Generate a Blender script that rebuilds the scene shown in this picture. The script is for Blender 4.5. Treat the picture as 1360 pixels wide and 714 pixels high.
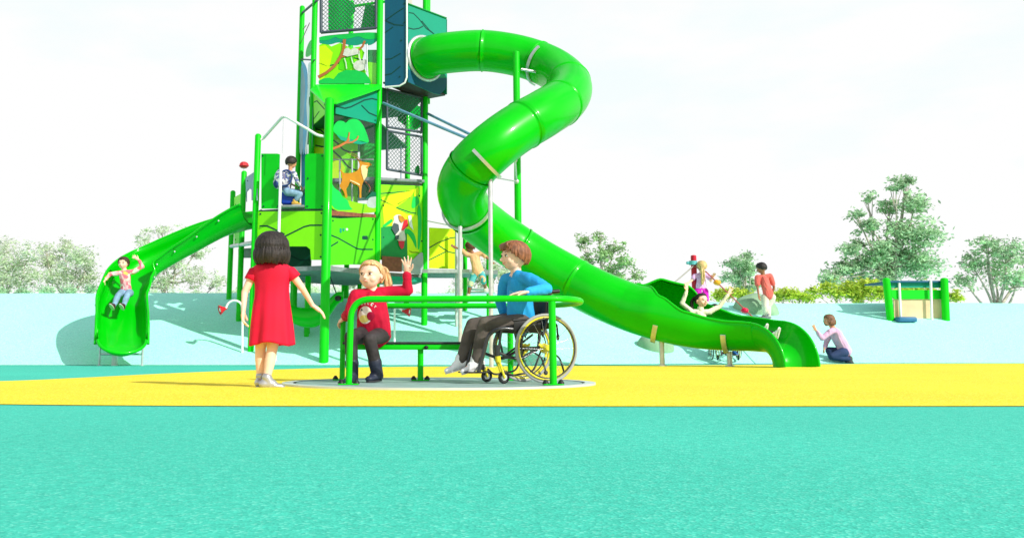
import bpy, math, random
import numpy as np
from mathutils import Vector, Matrix, Euler, noise

R = math.radians
random.seed(11)
for o in list(bpy.data.objects):
    bpy.data.objects.remove(o, do_unlink=True)
scene = bpy.context.scene
COL = scene.collection

# ---------------------------------------------------------------- camera maths
CAMZ = 0.306
PITCH = R(9.04)
FPX, CX, CY = 1200.0, 600.0, 274.0          # focal length and optical centre in photo pixels
SP, CP = math.sin(PITCH), math.cos(PITCH)

def ray(px, py):
    u = (px - CX) / FPX
    v = (CY - py) / FPX
    return Vector((u, CP - SP * v, SP + CP * v))

def W(px, py, Y):
    """world point seen in direction (px,py) standing at distance Y"""
    d = ray(px, py)
    t = Y / d.y
    return Vector((d.x * t, Y, CAMZ + d.z * t))

def hill_base(x):
    t = max(0.0, min(1.0, (x + 1.0) / 12.0))
    return 18.7 + 2.9 * t * t * (3 - 2 * t)

def hill(x, y):
    yb = hill_base(x)
    t = y - yb
    hc = 1.87 - 0.15 * max(0, min(1, (x - 1) / 7.0)) - 0.0012 * (x + 9) ** 2 * (1 if x < -9 else 0)
    hc = max(hc, 1.2)
    s = 0.34
    k = 0.10
    a = s * t
    if a > hc + 1.5:
        z = hc
    else:
        z = -k * math.log(math.exp(-a / k) + math.exp(-hc / k)) if a > -1 else a
    if t > hc / s:
        z -= 0.025 * (t - hc / s)
    return z

def gz(x, y):
    return max(0.0, hill(x, y))

def G(px, py):
    """where the line of sight meets the ground or the mound"""
    d = ray(px, py)
    Y = 2.0
    while Y < 60:
        t = Y / d.y
        if CAMZ + d.z * t < gz(d.x * t, Y):
            break
        Y += 0.02
    t = Y / d.y
    return Vector((d.x * t, Y, CAMZ + d.z * t))

class Plane:
    """upright plane through two ground positions; n faces the camera"""
    def __init__(s, a, b):
        s.a = Vector((a[0], a[1], 0)); s.b = Vector((b[0], b[1], 0))
        d = (s.b - s.a).normalized()
        s.u = d
        s.n = Vector((d.y, -d.x, 0))
        if s.n.dot(-s.a) < 0:
            s.n = -s.n
    def at(s, px, py, off=0.0):
        d = ray(px, py)
        o = Vector((0, 0, CAMZ))
        t = (s.a - o).dot(s.n) / d.dot(s.n)
        return o + d * t + s.n * off

# ---------------------------------------------------------------- materials
MATS = {}
def nt(m):
    m.use_nodes = True
    return m.node_tree.nodes, m.node_tree.links

def mat(name, col, rough=0.5, metal=0.0, var=0.06, vscale=3.0, bump=0.0, bscale=200.0, spec=0.3, coat=0.0,
        trans=0.0, alpha=1.0, transl=0.0, stretch=None):
    if name in MATS:
        return MATS[name]
    m = bpy.data.materials.new(name)
    N, L = nt(m)
    b = N['Principled BSDF']
    b.inputs['Roughness'].default_value = rough
    b.inputs['Metallic'].default_value = metal
    b.inputs['Specular IOR Level'].default_value = spec
    b.inputs['Coat Weight'].default_value = coat
    b.inputs['Coat Roughness'].default_value = 0.08
    b.inputs['Transmission Weight'].default_value = trans
    b.inputs['Alpha'].default_value = alpha
    tc = N.new('ShaderNodeTexCoord')
    mp = N.new('ShaderNodeMapping')
    L.new(tc.outputs['Object'], mp.inputs['Vector'])
    if stretch:
        mp.inputs['Scale'].default_value = stretch
    nz = N.new('ShaderNodeTexNoise')
    nz.inputs['Scale'].default_value = vscale
    nz.inputs['Detail'].default_value = 5
    L.new(mp.outputs[0], nz.inputs['Vector'])
    mx = N.new('ShaderNodeMix'); mx.data_type = 'RGBA'
    c = Vector(col[:3])
    mx.inputs[6].default_value = (*[max(0, x * (1 - var)) for x in c], 1)
    mx.inputs[7].default_value = (*[min(1, x * (1 + var)) for x in c], 1)
    mr = N.new('ShaderNodeMapRange')
    mr.inputs[1].default_value = 0.35; mr.inputs[2].default_value = 0.65
    L.new(nz.outputs[0], mr.inputs[0])
    L.new(mr.outputs[0], mx.inputs[0])
    L.new(mx.outputs[2], b.inputs['Base Color'])
    if bump > 0:
        n2 = N.new('ShaderNodeTexNoise')
        n2.inputs['Scale'].default_value = bscale
        n2.inputs['Detail'].default_value = 3
        L.new(mp.outputs[0], n2.inputs['Vector'])
        bp = N.new('ShaderNodeBump')
        bp.inputs['Strength'].default_value = bump
        bp.inputs['Distance'].default_value = 0.01
        L.new(n2.outputs[0], bp.inputs['Height'])
        L.new(bp.outputs[0], b.inputs['Normal'])
    if transl > 0:
        tr = N.new('ShaderNodeBsdfTranslucent')
        L.new(mx.outputs[2], tr.inputs['Color'])
        ms = N.new('ShaderNodeMixShader')
        ms.inputs[0].default_value = transl
        L.new(b.outputs[0], ms.inputs[1]); L.new(tr.outputs[0], ms.inputs[2])
        L.new(ms.outputs[0], N['Material Output'].inputs['Surface'])
    MATS[name] = m
    return m

def granule(name, cols, scale=160, rough=0.9, large=0.06):
    """poured rubber: small coloured grains plus broad faint wear"""
    m = bpy.data.materials.new(name)
    N, L = nt(m)
    b = N['Principled BSDF']
    b.inputs['Roughness'].default_value = rough
    b.inputs['Specular IOR Level'].default_value = 0.2
    tc = N.new('ShaderNodeTexCoord')
    v = N.new('ShaderNodeTexVoronoi'); v.inputs['Scale'].default_value = scale
    L.new(tc.outputs['Object'], v.inputs['Vector'])
    sep = N.new('ShaderNodeSeparateColor'); L.new(v.outputs['Color'], sep.inputs[0])
    cr = N.new('ShaderNodeValToRGB'); cr.color_ramp.interpolation = 'CONSTANT'
    e = cr.color_ramp.elements
    e[0].position = 0; e[0].color = (*cols[0], 1)
    e[1].position = 0.5; e[1].color = (*cols[1], 1)
    for i, c in enumerate(cols[2:]):
        x = e.new(0.72 + 0.16 * i); x.color = (*c, 1)
    L.new(sep.outputs[0], cr.inputs[0])
    nz = N.new('ShaderNodeTexNoise'); nz.inputs['Scale'].default_value = 0.45; nz.inputs['Detail'].default_value = 6
    L.new(tc.outputs['Object'], nz.inputs['Vector'])
    mr = N.new('ShaderNodeMapRange')
    mr.inputs[1].default_value = .3; mr.inputs[2].default_value = .7
    mr.inputs[3].default_value = 1 - large; mr.inputs[4].default_value = 1 + large
    L.new(nz.outputs[0], mr.inputs[0])
    n3 = N.new('ShaderNodeTexNoise'); n3.inputs['Scale'].default_value = 26; n3.inputs['Detail'].default_value = 4
    L.new(tc.outputs['Object'], n3.inputs['Vector'])
    m3 = N.new('ShaderNodeMapRange'); m3.inputs[1].default_value = .3; m3.inputs[2].default_value = .7; m3.inputs[3].default_value = .90; m3.inputs[4].default_value = 1.08
    L.new(n3.outputs[0], m3.inputs[0])
    m4 = N.new('ShaderNodeMath'); m4.operation = 'MULTIPLY'; L.new(mr.outputs[0], m4.inputs[0]); L.new(m3.outputs[0], m4.inputs[1]); mr = m4
    mm = N.new('ShaderNodeVectorMath'); mm.operation = 'SCALE'
    L.new(cr.outputs[0], mm.inputs[0]); L.new(mr.outputs[0], mm.inputs['Scale'])
    L.new(mm.outputs[0], b.inputs['Base Color'])
    bp = N.new('ShaderNodeBump'); bp.inputs['Strength'].default_value = 0.35; bp.inputs['Distance'].default_value = 0.004
    L.new(v.outputs['Distance'], bp.inputs['Height']); L.new(bp.outputs[0], b.inputs['Normal'])
    MATS[name] = m
    return m

# ---------------------------------------------------------------- mesh builder
class MB:
    def __init__(s, xf=None):
        s.v = []; s.f = []; s.mi = []; s.m = 0; s.xf = xf; s.flat = set()
    def add(s, vs, fs, flat=False):
        o = len(s.v)
        if s.xf is not None:
            vs = [s.xf @ Vector(p) for p in vs]
        s.v += [Vector(p) for p in vs]
        for f in fs:
            if flat: s.flat.add(len(s.f))
            s.f.append([i + o for i in f]); s.mi.append(s.m)
    def box(s, c, size, rot=None, bev=0.0):
        c = Vector(c); h = Vector(size) / 2
        Mx = rot if rot is not None else Matrix.Identity(3)
        if bev <= 0:
            vs = [c + Mx @ Vector((x * h.x, y * h.y, z * h.z)) for x in (-1, 1) for y in (-1, 1) for z in (-1, 1)]
            fs = [(0, 1, 3, 2), (4, 6, 7, 5), (0, 4, 5, 1), (2, 3, 7, 6), (0, 2, 6, 4), (1, 5, 7, 3)]
            s.add(vs, fs, True); return
        b = min(bev, min(h) * .9)
        ring = []
        n = 3
        vs = []; fs = []
        prof = []
        for cx, cy, a0 in ((1, 1, 0), (-1, 1, 90), (-1, -1, 180), (1, -1, 270)):
            for k in range(n + 1):
                a = R(a0 + 90 * k / n)
                prof.append((cx * (h.x - b) + b * math.cos(a), cy * (h.y - b) + b * math.sin(a),
                             cx * (h.x - b) , cy * (h.y - b), math.cos(a), math.sin(a)))
        levels = [(-h.z, 0), (-h.z + b * .3, .71), (-h.z + b, 1), (h.z - b, 1), (h.z - b * .3, .71), (h.z, 0)]
        m = len(prof)
        for z, k in levels:
            for p in prof:
                vs.append(c + Mx @ Vector((p[2] + b * k * p[4], p[3] + b * k * p[5], z)))
        for l in range(len(levels) - 1):
            for i in range(m):
                j = (i + 1) % m
                fs.append((l * m + i, l * m + j, (l + 1) * m + j, (l + 1) * m + i))
        fs.append(list(range(m))[::-1]); fs.append([(len(levels) - 1) * m + i for i in range(m)])
        s.add(vs, fs)
    def tube(s, pts, r, seg=12, closed=False, cap=True):
        pts = [Vector(p) for p in pts]
        n = len(pts)
        rs = r if isinstance(r, (list, tuple)) else [r] * n
        T = []
        for i in range(n):
            if closed:
                t = pts[(i + 1) % n] - pts[i - 1]
            else:
                t = pts[min(i + 1, n - 1)] - pts[max(i - 1, 0)]
            T.append(t.normalized() if t.length > 1e-9 else Vector((0, 0, 1)))
        up = Vector((0, 0, 1)) if abs(T[0].z) < .9 else Vector((1, 0, 0))
        x = T[0].cross(up).normalized()
        vs = []; fs = []
        for i in range(n):
            x = (x - T[i] * x.dot(T[i]))
            x = x.normalized() if x.length > 1e-6 else T[i].orthogonal().normalized()
            y = T[i].cross(x)
            for k in range(seg):
                a = 2 * math.pi * k / seg
                vs.append(pts[i] + (x * math.cos(a) + y * math.sin(a)) * rs[i])
        for i in range(n if closed else n - 1):
            j = (i + 1) % n
            for k in range(seg):
                l = (k + 1) % seg
                fs.append((i * seg + k, i * seg + l, j * seg + l, j * seg + k))
        s.add(vs, fs)
        if cap and not closed:
            s.add([vs[k] for k in range(seg)], [list(range(seg))[::-1]], True) if s.xf is None else s._cap(vs, seg, 0, True)
            s.add([vs[(n - 1) * seg + k] for k in range(seg)], [list(range(seg))], True) if s.xf is None else s._cap(vs, seg, (n - 1) * seg, False)
    def _cap(s, vs, seg, o, rev):
        f = list(range(seg))
        s.add([vs[o + k] for k in range(seg)], [f[::-1] if rev else f], True)
    def ell(s, c, rad, ax=None, nu=18, nv=12):
        """ellipsoid; ax = 3 unit axes"""
        c = Vector(c)
        if ax is None: ax = (Vector((1, 0, 0)), Vector((0, 1, 0)), Vector((0, 0, 1)))
        if not isinstance(rad, (list, tuple)): rad = (rad,) * 3
        vs = []; fs = []
        for j in range(1, nv):
            t = math.pi * j / nv
            for i in range(nu):
                p = 2 * math.pi * i / nu
                vs.append(c + ax[0] * rad[0] * math.sin(t) * math.cos(p) + ax[1] * rad[1] * math.sin(t) * math.sin(p) + ax[2] * rad[2] * math.cos(t))
        top = len(vs); vs.append(c + ax[2] * rad[2]); bot = len(vs); vs.append(c - ax[2] * rad[2])
        for j in range(nv - 2):
            for i in range(nu):
                k = (i + 1) % nu
                fs.append((j * nu + i, (j + 1) * nu + i, (j + 1) * nu + k, j * nu + k))
        for i in range(nu):
            k = (i + 1) % nu
            fs.append((top, i, k)); fs.append((bot, (nv - 2) * nu + k, (nv - 2) * nu + i))
        s.add(vs, fs)
    def rc(s, p0, r0, p1, r1, flat=None, k=1.0, seg=14):
        """rounded cone between two points; squashed by k along unit vector flat"""
        p0 = Vector(p0); p1 = Vector(p1)
        d = p1 - p0; L = d.length
        if L < 1e-6:
            s.ell(p0, r0); return
        d /= L
        x = d.orthogonal().normalized()
        if flat is not None:
            f = Vector(flat) - d * Vector(flat).dot(d)
            if f.length > 1e-4: x = f.normalized()
        y = d.cross(x)
        vs = []; fs = []
        rings = []
        for j in range(1, 5):
            a = math.pi / 2 * j / 4
            rings.append((-r0 * math.cos(a), r0 * math.sin(a)))
        for j in range(1, 4): rings.append((L * j / 4, r0 + (r1 - r0) * j / 4))
        for j in range(4, 0, -1):
            a = math.pi / 2 * j / 4
            rings.append((L + r1 * math.cos(a), r1 * math.sin(a)))
        for (t, r) in rings:
            for i in range(seg):
                a = 2 * math.pi * i / seg
                vs.append(p0 + d * t + x * (k * r * math.cos(a)) + y * (r * math.sin(a)))
        n = len(rings)
        a0 = len(vs); vs.append(p0 - d * r0); a1 = len(vs); vs.append(p1 + d * r1)
        for j in range(n - 1):
            for i in range(seg):
                q = (i + 1) % seg
                fs.append((j * seg + i, j * seg + q, (j + 1) * seg + q, (j + 1) * seg + i))
        for i in range(seg):
            q = (i + 1) % seg
            fs.append((a0, q, i)); fs.append((a1, (n - 1) * seg + i, (n - 1) * seg + q))
        s.add(vs, fs)
    def prism(s, pts, nrm, thick):
        """flat polygon pts (3D), thickened backwards along -nrm"""
        pts = [Vector(p) for p in pts]
        n = Vector(nrm).normalized()
        area = Vector((0, 0, 0))
        for i in range(len(pts)):
            area += pts[i].cross(pts[(i + 1) % len(pts)])
        if area.dot(n) < 0: pts = pts[::-1]
        m = len(pts)
        back = [p - n * thick for p in pts]
        fs = [list(range(m)), [m + i for i in range(m)][::-1]]
        for i in range(m):
            j = (i + 1) % m
            fs.append((i, m + i, m + j, j))
        s.add(pts + back, fs, True)
    def pp(s, poly, pl, off=0.0, thick=0.02):
        s.prism([pl.at(x, y, off) for x, y in poly], pl.n, thick)
    def stroke(s, line, wpx, pl, off=0.004, thick=0.003):
        """painted or routed line on a plane"""
        P3 = [pl.at(x, y, off) for x, y in line]
        sc = (pl.at(line[0][0] + 1, line[0][1]) - pl.at(line[0][0], line[0][1])).length
        up = Vector((0, 0, 1)); w = wpx * P3[0].y / 1200 / 2
        L = []; Rr = []
        for i in range(len(P3)):
            t = (P3[min(i + 1, len(P3) - 1)] - P3[max(i - 1, 0)]).normalized()
            q = pl.n.cross(t).normalized()
            L.append(P3[i] + q * w); Rr.append(P3[i] - q * w)
        s.prism(L + Rr[::-1], pl.n, thick)
    def bolts(s, pts, pl, r=0.018, off=0.0):
        for x, y in pts:
            c = pl.at(x, y, off)
            s.tube([c - pl.n * .004, c + pl.n * .012], r, 8)
    def sweep(s, frames, prof, closed=False, seg_close=False):
        """frames: (pos, side, up); prof: function(i)->[(a,b)...]"""
        vs = []; fs = []
        m = None
        for i, (p, a, b) in enumerate(frames):
            pr = prof(i); m = len(pr)
            for (u, w) in pr: vs.append(p + a * u + b * w)
        for i in range(len(frames) - 1):
            for k in range(m if seg_close else m - 1):
                l = (k + 1) % m
                fs.append((i * m + k, i * m + l, (i + 1) * m + l, (i + 1) * m + k))
        s.add(vs, fs)

WM = {}
def nearest_matrix(o):
    return WM.get(o.name, Matrix.Identity(4)) if o else Matrix.Identity(4)

def mesh_from(mb, name):
    me = bpy.data.meshes.new(name)
    me.from_pydata([tuple(v) for v in mb.v], [], mb.f)
    return me

def link_mesh(name, verts, faces, mi, mats, parent=None, smooth=True, flat=(), autos=True):
    inv = nearest_matrix(parent).inverted() if parent else Matrix.Identity(4)
    vs = [inv @ Vector(v) for v in verts]
    if parent is None:
        lo = Vector((min(v.x for v in vs), min(v.y for v in vs), min(v.z for v in vs)))
        hi = Vector((max(v.x for v in vs), max(v.y for v in vs), max(v.z for v in vs)))
        c = (lo + hi) / 2; c.z = lo.z
    else:
        lo = Vector((min(v.x for v in vs), min(v.y for v in vs), min(v.z for v in vs)))
        hi = Vector((max(v.x for v in vs), max(v.y for v in vs), max(v.z for v in vs)))
        c = (lo + hi) / 2
    me = bpy.data.meshes.new(name)
    me.from_pydata([tuple(v - c) for v in vs], [], faces)
    for m in (mats if isinstance(mats, (list, tuple)) else [mats]):
        me.materials.append(m)
    if mi is not None and len(mi) == len(me.polygons):
        me.polygons.foreach_set('material_index', mi)
    sm = [smooth] * len(me.polygons)
    if smooth:
        for i in flat: sm[i] = False
    me.polygons.foreach_set('use_smooth', sm)
    me.update()
    o = bpy.data.objects.new(name, me)
    COL.objects.link(o)
    o.location = c
    if parent:
        o.parent = parent
    WM[o.name] = nearest_matrix(parent) @ Matrix.Translation(c)
    return o

def obj(name, mb, mats, parent=None, smooth=True):
    return link_mesh(name, mb.v, mb.f, mb.mi, mats, parent, smooth, mb.flat)

def thing(name, label, cat, loc, rz=0.0, group=None):
    o = bpy.data.objects.new(name, None)
    COL.objects.link(o)
    o.empty_display_size = 0.1
    o.location = loc; o.rotation_euler = (0, 0, rz)
    WM[o.name] = Matrix.Translation(Vector(loc)) @ Matrix.Rotation(rz, 4, 'Z')
    return tag(o, label, cat, group)

def tag(o, label=None, cat=None, group=None, kind=None):
    if label: o['label'] = label
    if cat: o['category'] = cat
    if group: o['group'] = group
    if kind: o['kind'] = kind
    return o

def remesh(mb, voxel, smooth_it=4, fac=0.5):
    me = mesh_from(mb, 'tmp')
    o = bpy.data.objects.new('tmp', me); COL.objects.link(o)
    md = o.modifiers.new('r', 'REMESH'); md.mode = 'VOXEL'; md.voxel_size = voxel; md.adaptivity = 0
    if smooth_it:
        sm = o.modifiers.new('s', 'SMOOTH'); sm.iterations = smooth_it; sm.factor = fac
    dg = bpy.context.evaluated_depsgraph_get(); dg.update()
    ev = o.evaluated_get(dg); m2 = ev.to_mesh()
    n = len(m2.vertices); co = np.empty(n * 3, 'f'); m2.vertices.foreach_get('co', co)
    co = co.reshape(-1, 3)
    fs = [tuple(p.vertices) for p in m2.polygons]
    vs = [Vector(c) for c in co.tolist()]
    ev.to_mesh_clear()
    bpy.data.objects.remove(o, do_unlink=True); bpy.data.meshes.remove(me)
    r = MB(); r.v = vs; r.f = fs; r.mi = [0] * len(fs)
    return r

def smoothpath(pts, n=12):
    """Catmull-Rom through points (Vectors)"""
    out = []
    P = [Vector(p) for p in pts]
    P = [P[0] * 2 - P[1]] + P + [P[-1] * 2 - P[-2]]
    for i in range(1, len(P) - 2):
        for k in range(n):
            t = k / n
            a, b, c, d = P[i - 1], P[i], P[i + 1], P[i + 2]
            out.append(0.5 * ((2 * b) + (c - a) * t + (2 * a - 5 * b + 4 * c - d) * t * t + (3 * b - a - 3 * c + d) * t ** 3))
    out.append(P[-2].copy())
    return out

def resample(pts, step):
    L = [0]
    for i in range(1, len(pts)): L.append(L[-1] + (pts[i] - pts[i - 1]).length)
    n = max(2, int(L[-1] / step)); out = []
    j = 0
    for k in range(n + 1):
        s = L[-1] * k / n
        while j < len(L) - 2 and L[j + 1] < s: j += 1
        t = (s - L[j]) / max(1e-9, L[j + 1] - L[j])
        out.append(pts[j].lerp(pts[j + 1], min(1, t)))
    return out

def bend(pts, rad, n=6):
    """polyline with rounded corners"""
    P = [Vector(p) for p in pts]; out = [P[0]]
    for i in range(1, len(P) - 1):
        a = (P[i - 1] - P[i]); b = (P[i + 1] - P[i])
        r = min(rad, a.length * .49, b.length * .49)
        a = P[i] + a.normalized() * r; b = P[i] + b.normalized() * r
        for k in range(n + 1):
            t = k / n
            out.append(a * (1 - t) ** 2 + P[i] * 2 * t * (1 - t) + b * t * t)
    out.append(P[-1])
    return out

def ellipse(cx, cy, rx, ry, n=24, a0=0, a1=360):
    m = n if a1 - a0 >= 360 else n + 1
    return [(cx + rx * math.cos(R(a0 + (a1 - a0) * i / n)), cy + ry * math.sin(R(a0 + (a1 - a0) * i / n))) for i in range(m)]

# ---------------------------------------------------------------- palette
GREEN = mat('painted_green_steel', (0.0, 0.55, 0.004), .45, var=.05, coat=.08, spec=.2)
GREEN_HDPE = mat('green_board', (0.0, 0.54, 0.012), .55, var=.05, bump=.05, bscale=350, spec=.2)
GREEN_DK = mat('deep_green_board', (0.0, 0.24, 0.05), .5, var=.06)
GREEN_MID = mat('leaf_green_board', (0.0, 0.52, 0.07), .5, var=.06)
SLIDEG = mat('slide_green_plastic', (0.0, 0.46, 0.002), .32, var=.06, vscale=1.2, coat=.20, spec=.15)
SLIDE_DK = mat('slide_inside_green', (0.0, 0.42, 0.006), .35, var=.06, vscale=1.2)
LIME = mat('lime_board', (0.22, 0.78, 0.0), .5, var=.06, vscale=1.2)
LIME_Y = mat('yellow_lime_board', (0.58, 0.86, 0.0), .5, var=.06)
LIME_D = mat('grass_green_board', (0.07, 0.58, 0.0), .5, var=.05)
TEAL = mat('teal_board', (0.0, 0.27, 0.17), .5, var=.05, vscale=1.2)
TEAL_DK = mat('dark_teal_board', (0.0, 0.085, 0.16), .5, var=.08, vscale=1.2)
BOTTLE = mat('bottle_green_board', (0.0, 0.10, 0.06), .55, var=.08)
GROOVE = mat('routed_dark_line', (0.0, 0.05, 0.04), .7)
GREY_BLUE = mat('grey_blue_board', (0.20, 0.33, 0.42), .5, var=.1)
ROCKGREY = mat('grey_print', (0.35, 0.40, 0.42), .6, var=.1)
GALV = mat('galvanised_steel', (0.55, 0.58, 0.60), .38, metal=.55, var=.1, vscale=9)
WHITE_PAINT = mat('white_powder_coat', (0.80, 0.82, 0.82), .4, var=.03)
BLACKP = mat('black_plastic', (0.012, 0.013, 0.014), .45, var=.2)
BLACKM = mat('black_frame_paint', (0.03, 0.032, 0.035), .3, var=.2, coat=.3)
DARKGREY = mat('dark_grey_steel', (0.06, 0.08, 0.11), .5, var=.15)
BROWN = mat('brown_print', (0.42, 0.13, 0.04), .6, var=.1)
BROWN_DK = mat('dark_brown_print', (0.22, 0.07, 0.04), .6, var=.2, vscale=12)
ORANGE = mat('deer_orange', (0.46, 0.19, 0.006), .6, var=.1)
CREAM = mat('cream_print', (0.72, 0.50, 0.26), .6, var=.1)
REDP = mat('red_plastic', (0.60, 0.008, 0.02), .35, var=.08, coat=.3)
WHITE = mat('white_print', (0.80, 0.82, 0.84), .6, var=.03)
WATERB = mat('waterfall_blue_print', (0.05, 0.36, 0.62), .5, var=.1)
def clearmat():
    m = bpy.data.materials.new('clear_sheet'); N, L = nt(m)
    for n_ in list(N):
        if n_.type == 'BSDF_PRINCIPLED': N.remove(n_)
    t = N.new('ShaderNodeBsdfTransparent'); t.inputs[0].default_value = (.97, .99, .99, 1)
    g = N.new('ShaderNodeBsdfGlossy'); g.inputs['Roughness'].default_value = .05
    nz = N.new('ShaderNodeTexNoise'); nz.inputs['Scale'].default_value = 3
    mr = N.new('ShaderNodeMapRange'); mr.inputs[3].default_value = .02; mr.inputs[4].default_value = .05
    L.new(nz.outputs[0], mr.inputs[0])
    x = N.new('ShaderNodeMixShader'); L.new(mr.outputs[0], x.inputs[0]); L.new(t.outputs[0], x.inputs[1]); L.new(g.outputs[0], x.inputs[2])
    L.new(x.outputs[0], N['Material Output'].inputs['Surface'])
    return m
CLEAR = clearmat()
TEAL_BAR = mat('blue_grey_tube', (0.16, 0.34, 0.50), .4, var=.1)
DECK = mat('grey_deck', (0.20, 0.24, 0.25), .7, var=.12, vscale=14)
# ================================================================= camera, light, sky
cam_d = bpy.data.cameras.new('camera'); cam = bpy.data.objects.new('camera', cam_d); COL.objects.link(cam)
cam.location = (0, 0, CAMZ); cam.rotation_euler = (R(90) + PITCH, 0, 0)
cam_d.sensor_width = 36; cam_d.lens = 36 * FPX / 1360
cam_d.shift_x = 80 / 1360; cam_d.shift_y = -83 / 1360
cam_d.clip_start = 0.05; cam_d.clip_end = 5000
scene.camera = cam
scene.render.resolution_x = 1024; scene.render.resolution_y = 537
scene.view_settings.view_transform = 'Standard'; scene.view_settings.look = 'None'; scene.view_settings.exposure = 0

SUN_DIR = Vector((0.72, -0.62, 0.62)).normalized()       # towards the sun
sun_d = bpy.data.lights.new('sun', 'SUN'); sun = bpy.data.objects.new('sun', sun_d); COL.objects.link(sun)
sun_d.energy = 5.0; sun_d.angle = R(0.6); sun_d.color = (1.0, 0.95, 0.86)
sun.rotation_euler = SUN_DIR.to_track_quat('Z', 'Y').to_euler()
sun.location = (10, -10, 20)

w = bpy.data.worlds.new('World'); scene.world = w; w.use_nodes = True
N = w.node_tree.nodes; L = w.node_tree.links
bg = N['Background']
sky = N.new('ShaderNodeTexSky'); sky.sky_type = 'NISHITA'; sky.sun_disc = False
sky.sun_elevation = math.asin(SUN_DIR.z); sky.sun_rotation = math.atan2(SUN_DIR.x, SUN_DIR.y)
sky.air_density = 1.2; sky.dust_density = 1.5
tc = N.new('ShaderNodeTexCoord')
sp = N.new('ShaderNodeSeparateXYZ'); L.new(tc.outputs['Generated'], sp.inputs[0])
# thin bright haze low down, broken cloud higher up, over the blue sky
mp = N.new('ShaderNodeMapping'); mp.inputs['Scale'].default_value = (1.6, 1.6, 4.5); mp.inputs['Location'].default_value = (0.35, 0.1, 0.2)
L.new(tc.outputs['Generated'], mp.inputs['Vector'])
nz = N.new('ShaderNodeTexNoise'); nz.inputs['Scale'].default_value = 2.2; nz.inputs['Detail'].default_value = 9; nz.inputs['Roughness'].default_value = .55
L.new(mp.outputs[0], nz.inputs['Vector'])
cl = N.new('ShaderNodeMapRange'); cl.inputs[1].default_value = .36; cl.inputs[2].default_value = .60
L.new(nz.outputs[0], cl.inputs[0])
hz = N.new('ShaderNodeMapRange'); hz.interpolation_type = 'SMOOTHSTEP'
hz.inputs[1].default_value = .34; hz.inputs[2].default_value = .70; hz.inputs[3].default_value = 1.0; hz.inputs[4].default_value = 0.0
L.new(sp.outputs[2], hz.inputs[0])
cm = N.new('ShaderNodeMath'); cm.operation = 'MAXIMUM'
L.new(hz.outputs[0], cm.inputs[1])
c2 = N.new('ShaderNodeMath'); c2.operation = 'MULTIPLY'; c2.inputs[1].default_value = .75
L.new(cl.outputs[0], c2.inputs[0]); L.new(c2.outputs[0], cm.inputs[0])
sc = N.new('ShaderNodeVectorMath'); sc.operation = 'SCALE'; sc.inputs['Scale'].default_value = 0.11
L.new(sky.outputs[0], sc.inputs[0])
mixs = N.new('ShaderNodeMix'); mixs.data_type = 'RGBA'
L.new(cm.outputs[0], mixs.inputs[0]); L.new(sc.outputs[0], mixs.inputs[6])
# faint cloud shading inside the white
cr = N.new('ShaderNodeMix'); cr.data_type = 'RGBA'
cr.inputs[6].default_value = (0.86, 0.99, 1.0, 1); cr.inputs[7].default_value = (1.0, 1.0, 1.0, 1)
hs = N.new('ShaderNodeMapRange'); hs.inputs[1].default_value = .10; hs.inputs[2].default_value = .42; hs.inputs[3].default_value = 1.0; hs.inputs[4].default_value = .0
L.new(sp.outputs[2], hs.inputs[0])
ha = N.new('ShaderNodeMath'); ha.operation = 'ADD'; ha.use_clamp = True
L.new(hs.outputs[0], ha.inputs[0]); L.new(cl.outputs[0], ha.inputs[1])
L.new(ha.outputs[0], cr.inputs[0]); L.new(cr.outputs[2], mixs.inputs[7])
L.new(mixs.outputs[2], bg.inputs['Color'])
bg.inputs['Strength'].default_value = 1.0

# ================================================================= ground
M_GRASS = mat('meadow_grass', (0.10, 0.17, 0.04), .9, var=.35, vscale=.6)
M_TEAL = granule('teal_rubber', [(0.05, 0.51, 0.385), (0.06, 0.55, 0.42), (0.04, 0.44, 0.34), (0.12, 0.60, 0.47)], 150)
M_YEL = granule('yellow_rubber', [(0.84, 0.66, 0.025), (0.92, 0.73, 0.035), (0.68, 0.50, 0.02), (0.92, 0.82, 0.16)], 130)
M_HILL = granule('pale_cyan_rubber', [(0.37, 0.93, 0.76), (0.42, 0.96, 0.79), (0.31, 0.86, 0.71), (0.54, 0.98, 0.85)], 70, large=.04)

def sheet(name, pts, z, m, parent=None):
    mb = MB(); mb.add([(x, y, z) for x, y in pts], [list(range(len(pts)))], True)
    o = obj(name, mb, m, None, False); tag(o, kind='structure'); return o

sheet('ground', [(-1500, -1500), (1500, -1500), (1500, 1500), (-1500, 1500)], 0.0, M_GRASS)
sheet('teal_safety_surface', [(-34, -8), (34, -8), (34, 24), (-34, 24)], 0.004, M_TEAL)
# yellow patch: long soft-edged shape
back = [(-13, 6.0), (-9, 7.0), (-6, 8.0), (-4.5, 9.0), (-4.1, 10.2), (-3.8, 11.8), (-3.25, 13.6), (-2.2, 15.5), (-1.0, 16.9), (2, 17.9), (5, 18.8), (8, 20.0), (11, 21.0), (16, 21.3)]
front = [(16, 5.5), (8, 5.2), (4, 5.05), (1, 5.0), (-1.5, 5.05), (-3.2, 5.3), (-6, 5.7), (-9, 5.9), (-13, 5.9)]
bk = smoothpath([Vector((a, b, 0)) for a, b in back], 8); fr = smoothpath([Vector((a, b, 0)) for a, b in front], 8)
sheet('yellow_play_surface', [(p.x, p.y) for p in bk + fr], 0.008, M_YEL)

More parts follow.
